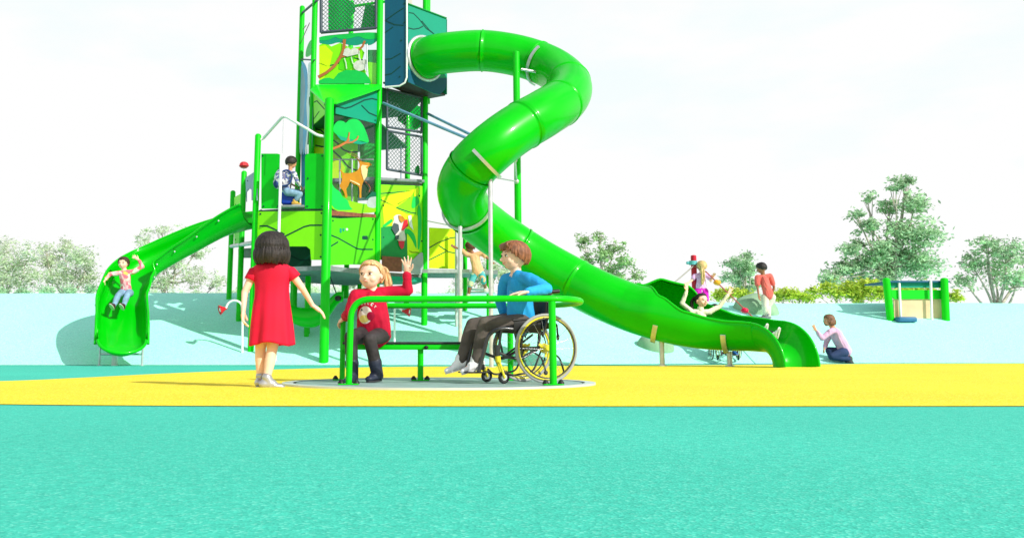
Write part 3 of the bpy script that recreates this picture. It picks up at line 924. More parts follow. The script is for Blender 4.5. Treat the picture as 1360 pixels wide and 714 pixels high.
mb = MB(); mb.pp([(536, 292), (540, 291), (541, 300), (534, 306), (532, 306)], PGH, .036, .005); mb.pp([(528, 320), (536, 320), (535, 329), (532, 331), (529, 326)], PGH, .036, .005); obj('red_feathers', mb, REDP, bird)
mb = MB(); mb.pp([(528, 286), (534, 287), (537, 292), (532, 296), (529, 292)], PGH, .04, .005); obj('orange_head', mb, ORANGE, bird)
mb = MB(); mb.pp([(522, 296), (528, 298), (529, 306), (524, 312), (519, 304)], PGH, .04, .005); mb.pp([(524, 313), (529, 312), (528, 318), (524, 318)], PGH, .04, .005); obj('dark_wing', mb, mat('slate_print', (.05, .08, .09)), bird)
mb = MB(); mb.pp([(541, 287), (545, 286), (546, 296), (548, 306), (543, 300)], PGH, .034, .004); obj('white_feather', mb, WHITE, bird)
for q in ([(524, 312), (532, 305), (542, 303), (550, 310), (553, 322), (553, 332), (547, 318), (540, 309), (532, 310)], [(546, 275), (548, 262), (553, 258), (557, 268), (555, 272), (549, 277)], [(556, 270), (559, 280), (560, 300), (557, 330), (554, 332), (555, 300), (554, 280)], [(507, 300), (520, 290), (522, 294), (510, 302)]):
    decal('leaf_print', q, GREEN_MID, PGH, .02)
decal('flower_print', [(550, 252), (554, 248), (556, 254), (553, 260), (549, 262)], LIME_Y, PGH, .036)
panel('toe_board', [(506, 340), (532, 342), (532, 361), (506, 360)], PGH, BROWN_DK, off=.05)
decal('rock_print', [(527, 358), (528, 348), (536, 344), (546, 346), (552, 340), (559, 334), (561, 338), (561, 366), (540, 362)], ROCKGREY, PGH, .06)

# --- lower right bay
pI = Vector((W(611, 300, 21.6).x, 21.6, 0)); pI.z = gz(pI.x, pI.y)
PHI = Plane(pH, pI)
panel('side_board', [(570, 302), (608, 304), (608, 357), (570, 356)], PHI, LIME_Y, [[(570, 329), (582, 322), (598, 316), (606, 315)], [(583, 326), (595, 334), (604, 336)], [(570, 345), (592, 334)]], 1.2, label='yellow lime board with thin dark lines')
def stick(px, y0, Y, r, m, nm='post', yb=None, base=None):
    p = base if base is not None else Vector((W(px, y0, Y).x, Y, gz(W(px, y0, Y).x, Y)))
    mb = MB(); z1 = W(px, y0, Y).z
    mb.tube([(p.x, p.y, p.z - .2), (p.x, p.y, z1)], r, 14); mb.ell((p.x, p.y, z1), (r, r, r * .5), nv=6)
    return obj(nm, mb, m, tower)
stick(617.5, 300, 22.6, .055, GREEN); stick(648.5, 320, 22.0, .055, GREEN)
stick(606, 303, 21.3, .035, GALV, 'pole'); 

# --- decks
def deckplate(name, pts, z, th, m=DECK):
    mb = MB(); mb.prism([(p[0], p[1], z) for p in pts], (0, 0, 1), th)
    mb.m = 1
    return obj(name, mb, [m], tower)
hexp = [pF, pG, pH, pR2, pR1, pE]
def out(pts, k):
    c = sum((Vector((p.x, p.y, 0)) for p in pts), Vector()) / len(pts)
    return [(c + (Vector((p.x, p.y, 0)) - c) * k) for p in pts]
deckplate('deck', out([pB, pA, pG, pH, pR2, pR1, pE], .97), zd_low, .10, mat('grey_deck', (0.2, .24, .25)))
deckplate('deck', [(pH.x, pH.y), (pI.x + .9, pI.y), (pI.x + .9, pI.y + 1.2), (pH.x, pH.y + 1.4)], zat(358, 21.5), .10)
deckplate('deck', out([pB, pA, pG, pR2, pR1, pE], .95), zd_mid, .08)
deckplate('deck', out(hexp, .97), zd_up, .08)
mb = MB(); mb.tube([PGH.at(500, 238, .02), PGH.at(562, 241, .02)], .045, 6); obj('edge_beam', mb, DECK, tower)
mb = MB(); a = W(412, 361, 20.3); b_ = W(498, 360, 20.1)
mb.box((a + b_) / 2, ((b_ - a).length, .05, .09)); mb.box((a + b_) / 2 + Vector((0, .01, .07)), ((b_ - a).length, .03, .025)); obj('edge_beam', mb, GALV, tower)
deckplate('deck', [(-1.9, 20.3), (-.7, 21.2), (-.9, 22), (-2.2, 22)], zat(366, 20.6), .1, TEAL)
mb = MB(); p = W(592, 360, 21.1); mb.box(p, (1.1, .05, .08)); mb.box(p + Vector((.1, .3, .02)), (1.0, .2, .03)); obj('edge_beam', mb, GALV, tower)
# stepping plates of the climb on the right
for (px, py, Y, wdt) in ((622, 363, 21.6, .55), (636, 384, 21.3, .5), (640, 388.5, 21.5, .62)):
    mb = MB(); p = W(px, py, Y); mb.box(p, (wdt, .35, .035), bev=.012); obj('step', mb, GALV, tower)

# --- tower box that feeds the tube slide
b1 = Vector((pG.x + .09, pG.y - .02, 0)); b2w = W(541, 60, 20.25); b3w = W(593, 60, 21.15)
b2 = Vector((b2w.x, b2w.y, 0)); b3 = Vector((b3w.x, b3w.y, 0)); b4 = Vector((pH.x - .1, pH.y + .2, 0))
P12 = Plane(b1, b2); P23 = Plane(b2, b3)
panel('hood_side', [(511, -45), (541, -45), (541, 104), (538, 111), (531, 115), (511, 116)], P12, TEAL_DK,
      [[(511, 28), (528, 16), (536, 11)], [(513, 28), (524, 33), (536, 34)], [(511, 44), (522, 36)], [(511, 79), (520, 78), (532, 71)], [(511, 100), (520, 98), (532, 88)]], 1.4,
      label='dark blue board with routed branch lines', bolts=[(537, 5), (537, 30), (533, 54), (531, 102)])
mb = MB()
mb.tube([P12.at(x, y, .012) for x, y in [(540.3, -45), (540.6, 40), (540.4, 103), (538, 110), (531, 114.5), (512, 116)]], .022, 8)
obj('hood_edge', mb, WHITE_PAINT, tower)
o = panel('hood_side', [(542, 6), (592.5, 25), (593.5, 110), (591, 119), (584, 126), (576, 124), (542, 109)], P23, TEAL,
      [[(543, 17), (549, 18), (556, 25), (566, 38), (576, 45)], [(541, 37), (549, 39), (556, 38), (562, 35)], [(560, 28), (570, 40), (577, 46)]], 1.3,
      extra=[([(542, 92), (560, 103), (593, 104), (593.5, 110), (591, 119), (584, 126), (576, 124), (542, 109)], TEAL_DK)], label='teal board with dark line drawing behind the tube mouth')
mb = MB(); mb.tube([P23.at(542, 5.5, .01), P23.at(592.5, 24.5, .01)], .02, 8); obj('hood_edge', mb, GREEN_DK, tower)
zb = P23.at(560, 116, 0).z
P34 = Plane(b3, b4)
def wall(a, b, z0, z1, m, nm='hood_side'):
    mb = MB(); d = (b - a).normalized(); n = Vector((d.y, -d.x, 0))
    mb.prism([(a.x, a.y, z0), (b.x, b.y, z0), (b.x, b.y, z1), (a.x, a.y, z1)], n, .02); return obj(nm, mb, m, tower)
wall(b3 + Vector((.015, .03, 0)), b4 + Vector((0, .05, 0)), zb, P23.at(592, 25).z, TEAL)
mb = MB(); mb.prism([(b1.x, b1.y + .05, zb + .1), (b2.x, b2.y + .05, zb + .1), (b3.x - .03, b3.y, zb), (b4.x, b4.y, zb)], (0, 0, 1), .04); obj('hood_floor', mb, mat('dark_brown_floor', (.05, .03, .03)), tower)
mb = MB(); q = [P23.at(573, 10, -.6), P23.at(582, 8, -.6), P23.at(592, 14, -.6), P23.at(592, 30, -.6), P23.at(573, 24, -.6)]; mb.prism(q, P23.n, .03); obj('side_board', mb, GREEN_HDPE, tower)
mb = MB(); q = [P23.at(541, -30, -.5), P23.at(566, -30, -.5), P23.at(566, 16, -.5), P23.at(541, 8, -.5)]; mb.prism(q, P23.n, .02); obj('side_board', mb, mat('warm_grey_board', (.5, .48, .42)), tower)
mb = MB(); q = W(569, 20, 21.6); mb.tube([(q.x, q.y, 6.3), (q.x, q.y, TOPZ - .3)], .05, 12); obj('post', mb, GREEN, tower)
# top of the tower, above the picture
deckplate('deck', out(hexp, .97), zat(120, 20.8), .06, mat('painted_shade_green_deck', (0, .12, .03)))
mb = MB()
for i in range(6):
    a = hexp[i]; b = hexp[(i + 1) % 6]
    mb.tube([(a.x, a.y, TOPZ - .15), (b.x, b.y, TOPZ - .15)], .04, 8)
obj('top_ring', mb, GREEN, tower)

# --- left wing
panel('side_board', [(326, 236), (341, 226), (341, 266), (334, 266), (334, 252), (331, 250), (327, 255), (327, 268)], PCB, GREY_BLUE, bolts=[(329, 240)])
panel('side_board', [(311, 262), (320, 257), (320, 300), (311, 312)], PDC, LIME, bolts=[(313, 272), (313, 290)])
panel('side_board', [(311, 312), (320, 305), (320, 322), (311, 327)], PDC, LIME_D, bolts=[(313, 318)])
panel('side_board', [(322, 300), (333, 300), (333, 342), (322, 342)], PCB, DARKGREY, off=-.3)
panel('side_board', [(306, 330), (330, 328), (330, 342), (306, 342)], PDC, BOTTLE, off=-.2)
mb = MB(); q0 = Vector((pD.x, pD.y, zat(327, pD.y))); q1 = Vector((pB.x, pB.y, zat(322, pB.y)))
mb.tube([q0, q1], .05, 8); obj('edge_beam', mb, GALV, tower)
# arch bar and sliding pole
mb = MB(); a = W(346, 186, pB.y); 
pts = [W(345, 186, pB.y), W(350, 183.5, pB.y), W(377, 153, 19.1), W(414, 175, 18.95), W(422, 180, 18.9), W(434, 181.5, pA.y + .02)]
mb.tube(bend(pts, .12), .030, 10); obj('arch_bar', mb, WHITE_PAINT, tower)
mb = MB(); t_ = W(376.5, 154, 19.1); mb.tube([t_, (t_.x, t_.y, zat(205, 19.1))], .006, 6); obj('rope', mb, GALV, tower)
p0 = W(373.5, 205, 19.0); mb = MB(); mb.tube([(p0.x, p0.y, p0.z), (p0.x, p0.y, gz(p0.x, p0.y) - .1)], .032, 12); mb.ell(p0, (.032, .032, .02), nv=6); obj('sliding_pole', mb, WHITE_PAINT, tower)
# red mushroom shaped play knob on the wing
mb = MB(); c = W(324, 219, pC.y + .1)
mb.tube([c + Vector((0, 0, -.08)), c + Vector((0, 0, -.03)), c + Vector((0, 0, .04)), c + Vector((0, 0, .07))], [.07, .125, .10, .06], 8)
mb.m = 1; mb.tube([(c.x, c.y, zat(262, pC.y)), (c.x, c.y, c.z - .07)], .006, 6)
obj('signal_knob', mb, [REDP, GALV], tower, False)
# blue tie bars towards the tube slide
for (a, b) in (((509, 137, pG.y - .05), (640, 192, 17.3)), ((568, 151, pH.y - .03), (640, 186, 17.5))):
    mb = MB(); mb.tube([W(*a), W(*b)], .032, 10); obj('tie_bar', mb, TEAL_BAR, tower)
# ================================================================= tube slide
RT = .475
tube_root = thing('tube_slide', 'big green spiral tube slide winding down from the tower to the yellow surface', 'slide', (W(870, 480, 17.6).x, 17.6, 0))
ctrl = [(634, 67.5, 20.15), (672, 71, 20.1), (708, 80, 19.95), (738, 94, 19.5), (756, 113, 18.8), (750, 132, 18.0), (722, 151, 17.2),
        (684, 173, 16.75), (650, 199, 16.5), (624, 226, 16.65), (613, 253, 17.15), (624, 281, 17.8), (650, 304, 18.3), (682, 326, 18.55),
        (715, 347, 18.55), (752, 368, 18.4), (790, 388, 18.15), (822, 402, 17.95), (850, 412, 17.75)]
mouth = P23.at(564, 78, .02)
path = resample(smoothpath([mouth, mouth + P23.n * .38 + Vector((.08, 0, .02))] + [W(*c) for c in ctrl], 10), .09)
def frames_of(path):
    fr = []; n = len(path)
    for i in range(n):
        t = (path[min(i + 1, n - 1)] - path[max(i - 1, 0)]).normalized()
        side = t.cross(Vector((0, 0, 1)))
        side = side.normalized() if side.length > .05 else Vector((1, 0, 0))
        up = side.cross(t).normalized()
        fr.append((path[i], side, up))
    return fr
FR = frames_of(path)
def circ(r, n=44): return [(r * math.cos(2 * math.pi * k / n), r * math.sin(2 * math.pi * k / n)) for k in range(n)]
# moulded sections about 1.05 m long, each with a raised joint lip
segs = 10
nF = len(FR)
bounds = [round(i * (nF - 1) / segs) for i in range(segs + 1)]
for a, b in zip(bounds[:-1], bounds[1:]):
    sub = FR[a:b + 1]
    m = len(sub)
    mb = MB()
    rr = [RT] * m
    fr2 = []; rad = []
    for i, f in enumerate(sub):
        fr2.append(f); rad.append(RT)
        if i == 0:
            rad[-1] = RT + .014
            nxt = sub[1]
            q = (f[0].lerp(nxt[0], .35), f[1], f[2]); fr2.append(q); rad.append(RT + .014)
            q = (f[0].lerp(nxt[0], .42), f[1], f[2]); fr2.append(q); rad.append(RT)
    # tiny gap at the far end so the joint reads as a seam
    last = fr2[-1]; prev = sub[-2]
    fr2[-1] = (last[0].lerp(prev[0], .04), last[1], last[2])
    fr2.insert(-1, (last[0].lerp(prev[0], .30), last[1], last[2])); rad.insert(-1, RT); rad[-1] = RT - .012
    mb.sweep(fr2, lambda i: circ(rad[i]), seg_close=True)
    mb.sweep(fr2, lambda i: circ(rad[i] - .03)[::-1], seg_close=True)
    obj('tube_section', mb, SLIDEG, tube_root)
# mouth flange against the tower
f = FR[0]; mb = MB(); ax = P23.n
c0 = P23.at(564, 78, .015); 
ring = []
for k in range(40):
    a = 2 * math.pi * k / 40
    ring.append(c0 + P23.u * .54 * math.cos(a) + Vector((0, 0, 1)) * .52 * math.sin(a))
mb.tube(ring, .045, 10, closed=True)
obj('mouth_flange', mb, GALV, tube_root)
mb = MB(); mb.prism([c0 + P23.u * .54 * math.cos(2 * math.pi * k / 32) + Vector((0, 0, .51 * math.sin(2 * math.pi * k / 32))) for k in range(32)], P23.n, .02); obj('mouth_disc', mb, SLIDE_DK, tube_root)

def nearest_frame(px, py, Y=None):
    best = None
    o = Vector((0, 0, CAMZ)); d = ray(px, py).normalized()
    for f in FR:
        v = f[0] - o; dist = (v - d * v.dot(d)).length
        if Y is not None: dist += abs(f[0].y - Y) * .3
        if best is None or dist < best[0]: best = (dist, f)
    return best[1]
def clamp(f, a0, a1, wdt=.07, nm='support_band'):
    """curved steel saddle hugging the tube from angle a0 to a1 (degrees, 270 = underneath)"""
    p, s, u = f; t = s.cross(u).normalized()
    mb = MB(); n = 18
    vs = []; fs = []
    for i in range(n + 1):
        a = R(a0 + (a1 - a0) * i / n)
        for dt, dr in ((-wdt, .008), (wdt, .008), (wdt, .045), (-wdt, .045)):
            vs.append(p + t * dt * .5 + (s * math.cos(a) + u * math.sin(a)) * (RT + dr + .008))
    for i in range(n):
        for k in range(4):
            l = (k + 1) % 4
            fs.append((i * 4 + k, i * 4 + l, (i + 1) * 4 + l, (i + 1) * 4 + k))
    fs.append((3, 2, 1, 0)); fs.append((n * 4, n * 4 + 1, n * 4 + 2, n * 4 + 3))
    mb.add(vs, fs, True)
    return obj(nm, mb, GALV, tube_root)
fa = nearest_frame(640, 207, 16.5); clamp(fa, 175, 290, .06)
fb = nearest_frame(622, 277, 17.6); clamp(fb, 180, 360, .06)
fc = nearest_frame(722, 86, 19.7); clamp(fc, 270, 400, .06)
# tall green post and silver props
def prop(px, py, Y, r, m, nm='support_post', foot=True):
    p = W(px, py, Y); g = gz(p.x, p.y)
    mb = MB(); mb.tube([(p.x, p.y, g - .1), (p.x, p.y, p.z)], r, 14); mb.ell(p, (r, r, r * .45), nv=6)
    if foot: mb.tube([(p.x, p.y, g), (p.x, p.y, g + .02)], r * 1.9, 14)
    return obj(nm, mb, m, tube_root)
prop(685.5, 70, 19.27, .075, GREEN)
prop(651, 233, 16.42, .042, GALV)
prop(611, 301, 17.35, .042, GALV)
for a, b, r in ((W(692, 92, 19.27), W(714, 96, 19.4), .03), (W(652, 235, 16.42), W(686, 241, 19.27), .012), (W(686, 239, 19.2), W(684, 213, 17.2), .02), (W(611, 302, 17.35), W(566, 293, pH.y), .010)):
    mb = MB(); mb.tube([a, b], r, 8); obj('brace', mb, GALV, tube_root)
for px, py in ((686, 241), (684, 213)):
    mb = MB(); c = W(px, py, 19.19); mb.ell(c, .055); obj('brace_joint', mb, GALV, tube_root)

# ---- open run-out: the tube opens, flattens and bends down to the ground
oc = [(885, 422, 17.60), (925, 429, 17.45), (962, 431.5, 17.28), (995, 432, 17.05), (1016, 433, 16.85)]
op = smoothpath([path[-4], path[-1]] + [W(*c) for c in oc], 10)
# end bend: from the last direction down to the ground
t = (op[-1] - op[-4]); t.z = 0; t.normalize(); t = (t + Vector((.10, -.60, 0))).normalized()
zc_ = op[-1].z
Rb = zc_ - .015
end = []
for k in range(1, 14):
    a = math.pi / 2 * k / 13
    end.append(op[-1] + t * (Rb * math.sin(a)) + Vector((0, 0, -Rb * (1 - math.cos(a)))))
last = end[-1]
op = resample(op + end, .06)
nO = len(op)
frO = []
sd_prev = None
for i in range(nO):
    tt = (op[min(i + 1, nO - 1)] - op[max(i - 1, 0)]).normalized()
    hz_ = Vector((tt.x, tt.y, 0))
    if hz_.length > .35: sd = tt.cross(Vector((0, 0, 1))).normalized(); 
    else: sd = sd_prev
    sd_prev = sd
    up = sd.cross(tt).normalized()
    frO.append((op[i], sd, up))
def lerp_tab(tab, s):
    for (a, va), (b, vb) in zip(tab[:-1], tab[1:]):
        if s <= b:
            t = (s - a) / (b - a); t = t * t * (3 - 2 * t); return va + (vb - va) * t
    return tab[-1][1]
NEAR = [(0, 177), (.06, 176), (.16, 128), (.30, 104), (.55, 96), (1, 92)]
FAR = [(0, 180), (.26, 177), (.40, 132), (.56, 110), (.75, 100), (1, 93)]
RAD = [(0, 1.0), (.04, 1.01), (.14, 1.25), (.28, 1.24), (.45, 1.06), (.65, 1.0), (1, 1.0)]
def ring_pts(i, r, n=44):
    s = i / (nO - 1)
    near = lerp_tab(NEAR, s); far = lerp_tab(FAR, s); k = lerp_tab(RAD, s)
    out_ = []
    for q in range(n + 1):
        a = R(-far + (near + far) * q / n)
        kk = 1 + (k - 1) * (1 if a < 0 else .35)
        out_.append((r * (1 + (k - 1) * .5) * math.sin(a), -r * kk * math.cos(a) + r * (kk - 1)))
    return out_
mb = MB(); mb.sweep(frO, lambda i: ring_pts(i, RT))
outer = obj('open_trough', mb, SLIDEG, tube_root)
mb = MB(); mb.sweep(frO, lambda i: ring_pts(i, RT - .03)[::-1]); obj('trough_lining', mb, SLIDEG, tube_root)
# rolled rims
near_edge = []; far_edge = []
for i, (p, s, u) in enumerate(frO):
    q = ring_pts(i, RT - .005)
    far_edge.append(p + s * q[0][0] + u * q[0][1]); near_edge.append(p + s * q[-1][0] + u * q[-1][1])
for e in (near_edge[1:], far_edge[1:]):
    mb = MB(); mb.tube(e, .026, 10); obj('rolled_rim', mb, SLIDEG, tube_root)
# soft start of the cut-out
q = ring_pts(1, RT - .005)
# saddles and short legs
for px, py, pyb in ((872, 447, 486), (967, 462, 487)):
    o_ = Vector((0, 0, CAMZ)); d = ray(px, py - 14).normalized()
    best = min(frO, key=lambda f: ((f[0] - o_) - d * (f[0] - o_).dot(d)).length)
    p, s, u = best
    FRs = (p, s, u)
    clamp(FRs, 272, 338, .09)
    foot = Vector((p.x + .02, p.y, 0))
    mb = MB(); mb.tube([(foot.x, foot.y, -.05), (foot.x, foot.y, p.z - RT * u.z - .01)], .05, 14)
    mb.tube([(foot.x, foot.y, .008), (foot.x, foot.y, .03)], .085, 14); obj('support_leg', mb, GALV, tube_root)

# ================================================================= short wavy slide
wave = thing('wavy_slide', 'short open green slide curving down to the left with a boy on its lower end', 'slide', (W(162, 480, 18.3).x, 18.3, 0))
wc = [(338, 298, 19.95), (300, 312, 20.2), (262, 329, 20.35), (225, 347, 20.4), (194, 364, 20.25), (171, 384, 19.8), (162, 416, 19.2), (161, 444, 18.6), (161.5, 461, 18.15)]
wp = resample(smoothpath([W(*c) for c in wc], 10), .07)
nW = len(wp); frW = []
for i in range(nW):
    tt = (wp[min(i + 1, nW - 1)] - wp[max(i - 1, 0)]).normalized()
    sd = tt.cross(Vector((0, 0, 1))).normalized(); up = sd.cross(tt).normalized()
    s_ = i / (nW - 1)
    roll = R(34) * max(0, math.sin(math.pi * min(1, max(0, (s_ - .02) / .70))))
    sd, up = sd * math.cos(roll) + up * math.sin(roll), up * math.cos(roll) - sd * math.sin(roll)
    frW.append((wp[i], sd, up))
def wprof(i, th=0.0, wout=0.0):
    s = i / (nW - 1)
    hw = .40 + .05 * min(1, max(0, (s - .45) / .3))
    h = .40 - .10 * max(0, (s - .9) / .1)
    if s > .94: h *= max(.25, 1 - (s - .94) / .06 * .75)
    r = .24
    pts = []
    pts.append((-hw - .03 - th, h + .0)); pts.append((-hw - th, h - .02))
    for k in range(7):
        a = R(180 + 90 * k / 6); pts.append((-hw + r + (r + th) * math.cos(a), r + (r + th) * math.sin(a)))
    for k in range(7):
        a = R(270 + 90 * k / 6); pts.append((hw - r + (r + th) * math.cos(a), r + (r + th) * math.sin(a)))
    pts.append((hw + th, h - .02)); pts.append((hw + .03 + th, h))
    return pts
mb = MB(); mb.sweep(frW, lambda i: wprof(i, .03)); mb.sweep(frW, lambda i: wprof(i, 0)[::-1])
# rounded end lip closing the bottom
mb2 = MB()
obj('chute', mb, SLIDEG, wave)
eL = []; eR = []
for i, (p, s, u) in enumerate(frW):
    q = wprof(i, .015); eL.append(p + s * q[0][0] + u * q[0][1]); eR.append(p + s * q[-1][0] + u * q[-1][1])
p, s, u = frW[-1]
t = s.cross(u); t = -t if t.dot(wp[-1] - wp[-2]) < 0 else t
lipc = [p + s * a + u * b for a, b in wprof(nW - 1, .015)]
for e in (eL, eR):
    mb = MB(); mb.tube(e, .028, 10); obj('rim', mb, SLIDEG, wave)
# run-out pad: half-round floor with a rolled lip
mb = MB(); vs = []; fs = []; nn = 20; rings = 6
hw = .45
for j in range(rings + 1):
    rr = j / rings
    for k in range(nn + 1):
        a = math.pi * k / nn
        q = p + s * (-hw * rr * math.cos(a)) + t * (hw * .85 * rr * math.sin(a)) + u * (.0 + .16 * max(0, rr - .55) / .45 * (rr) )
        q.z -= 0.08 * rr * math.sin(a)
        vs.append(q)
for j in range(rings):
    for k in range(nn):
        fs.append((j * (nn + 1) + k, j * (nn + 1) + k + 1, (j + 1) * (nn + 1) + k + 1, (j + 1) * (nn + 1) + k))
mb.add(vs, fs); mb.add([v - Vector((0, 0, .03)) for v in vs], [f[::-1] for f in fs])
lip = vs[-(nn + 1):]
mb.tube(lip, .032, 10)
obj('run_out', mb, SLIDEG, wave)
# bolts along the walls
mb = MB()
for i in range(8, nW - 10, 9):
    for e in (eL, eR):
        pp, ss, uu = frW[i]
        q = e[i] - uu * .10; mb.ell(q + ss * (.02 if e is eR else -.02), .022, nu=8, nv=6)
obj('bolt_heads', mb, GALV, wave)
# seams
# frame under the exit
for px in (133.5, 190):
    p1 = W(px, 456, 18.35); g = gz(p1.x, p1.y)
    mb = MB(); mb.tube([(p1.x, p1.y, g - .02), p1], .022, 10); mb.tube([(p1.x, p1.y, g), (p1.x, p1.y, g + .012)], .05, 10); obj('leg', mb, GALV, wave)
mb = MB(); mb.tube([W(133.5, 470, 18.36), W(190, 470, 18.36)], .02, 8); obj('cross_bar', mb, GALV, wave)
p1 = W(153, 470, 18.45); mb = MB(); mb.box((p1.x, p1.y, .16), (.10, .10, .34), bev=.01); obj('leg', mb, WHITE_PAINT, wave)
# ================================================================= inclusive carousel
CC = Vector((-.115, 8.38, 0)); CR = 1.36
car = thing('carousel', 'flush round carousel with green tube rails and a dark bench in the foreground', 'carousel', (CC.x, CC.y, 0))
def discs(parts):
    for nm, r0, r1, z0, z1, m in parts:
        mb = MB(); n = 96; vs = []; fs = []
        if r0 <= 0:
            mb.add([(CC.x + r1 * math.cos(2 * math.pi * k / n), CC.y + r1 * math.sin(2 * math.pi * k / n), z1) for k in range(n)], [list(range(n))], True)
        else:
            for k in range(n):
                a = 2 * math.pi * k / n; c_, s_ = math.cos(a), math.sin(a)
                for r, z in ((r0, z1), (r1, z1), (r1, z0)): vs.append((CC.x + r * c_, CC.y + r * s_, z))
            for k in range(n):
                l = (k + 1) % n
                fs.append((k * 3, k * 3 + 1, l * 3 + 1, l * 3)); fs.append((k * 3 + 1, k * 3 + 2, l * 3 + 2, l * 3 + 1))
            mb.add(vs, fs, True)
        obj(nm, mb, m, car, False)
M_DISC = mat('checker_plate_grey_green', (.30, .44, .42), .55, metal=.2, var=.14, vscale=5, bump=.3, bscale=60)
discs([('platform', 0, CR - .07, 0, .021, M_DISC), ('dark_gap', CR - .07, CR - .045, 0, .018, mat('gap_dark', (.03, .06, .06), .8)),
       ('outer_ring', CR - .045, CR + .05, .008, .024, mat('ring_steel', (.62, .68, .68), .45, metal=.3))])
ZF = .022
def rail(name, pts, r, rad, m=GREEN, parent=car):
    mb = MB(); mb.tube(bend(pts, rad, 10), r, 16); return obj(name, mb, m, parent)
def on(px, py, z):
    """point at height z seen at picture position"""
    d = ray(px, py); t = (z - CAMZ) / d.z; return Vector((d.x * t, d.y * t, z))
fl = W(463, 514, 7.72); fr_ = W(735, 514, 7.60); bl = W(452.5, 506, 8.75); 
RZ = .735
front_y = 7.66
P0 = Vector((fl.x, fl.y, ZF)); P1 = Vector((fl.x + .01, fl.y, RZ))
rx = W(752, 398, 7.75).x
loop = [P0, P1, Vector((W(700, 396, 7.62).x, 7.62, RZ))]
# right-hand end swings round and returns along the back
cxr = W(722, 400, 8.1).x; ry = (8.86 - 7.62) / 2; cyr = 7.62 + ry
arc = [Vector((cxr + .34 * math.cos(R(a)), cyr + ry * math.sin(R(a)), RZ)) for a in range(-90, 91, 15)]
B1 = Vector((bl.x, 8.86, RZ)); B0 = Vector((bl.x, 8.86, ZF))
pts = bend([P0, P1, arc[0] + Vector((-.3, 0, 0))], .17, 10) + arc + bend([arc[-1] + Vector((-.3, 0, 0)), B1, B0], .17, 10)
mb = MB(); mb.tube(pts, .0265, 16); obj('hand_rail', mb, GREEN, car)
# steel feet with black bolts
def foot(p, nm='foot_plate'):
    mb = MB(); mb.box((p.x, p.y, ZF + .005), (.17, .10, .010), bev=.004)
    mb.m = 1
    for sx in (-1, 1):
        mb.tube([(p.x + sx * .064, p.y, ZF + .01), (p.x + sx * .064, p.y, ZF + .025), (p.x + sx * .064, p.y, ZF + .045)], [.03, .024, .010], 12)
    obj(nm, mb, [GREEN, BLACKP], car)
fr2 = Vector((W(735, 513, 7.64).x, 7.64, ZF)); 
mb = MB(); mb.tube([(fr2.x, fr2.y, ZF), (fr2.x, fr2.y, RZ)], .030, 16); obj('rail_post', mb, GREEN, car)
bp = Vector((W(678, 480, 8.84).x, 8.84, ZF)); mb = MB(); mb.tube([(bp.x, bp.y, ZF), (bp.x, bp.y, RZ)], .028, 16); obj('rail_post', mb, GREEN, car)
for p in (P0, fr2, B0, bp): foot(p)
# bench
by = 8.70; bz = .375
x0 = W(455, 460, by).x; x1 = W(615, 460, by).x
mb = MB(); mb.box(((x0 + x1) / 2, by + .12, bz), (x1 - x0, .30, .022), bev=.01); obj('bench_board', mb, mat('dark_bench_board', (.03, .035, .035), .6, var=.3, vscale=12), car)
mb = MB(); mb.box(((x0 + x1) / 2, by, bz - .038), (x1 - x0, .035, .05), bev=.006); mb.box(((x0 + x1) / 2, by + .22, bz - .038), (x1 - x0, .035, .05), bev=.006); obj('bench_frame', mb, GREEN, car)
lp = Vector((W(558.5, 480, by + .03).x, by + .03, ZF)); mb = MB(); mb.tube([lp, (lp.x, lp.y, bz - .05)], .028, 16); obj('bench_leg', mb, GREEN, car); foot(lp)
for px in (566, 489):
    mb = MB(); c = W(px, 461, by - .03); mb.ell(c, (.022, .022, .018), nu=10, nv=8); mb.tube([c, c + Vector((0, .03, 0))], .012, 8); obj('bolt_cover', mb, BLACKP, car)

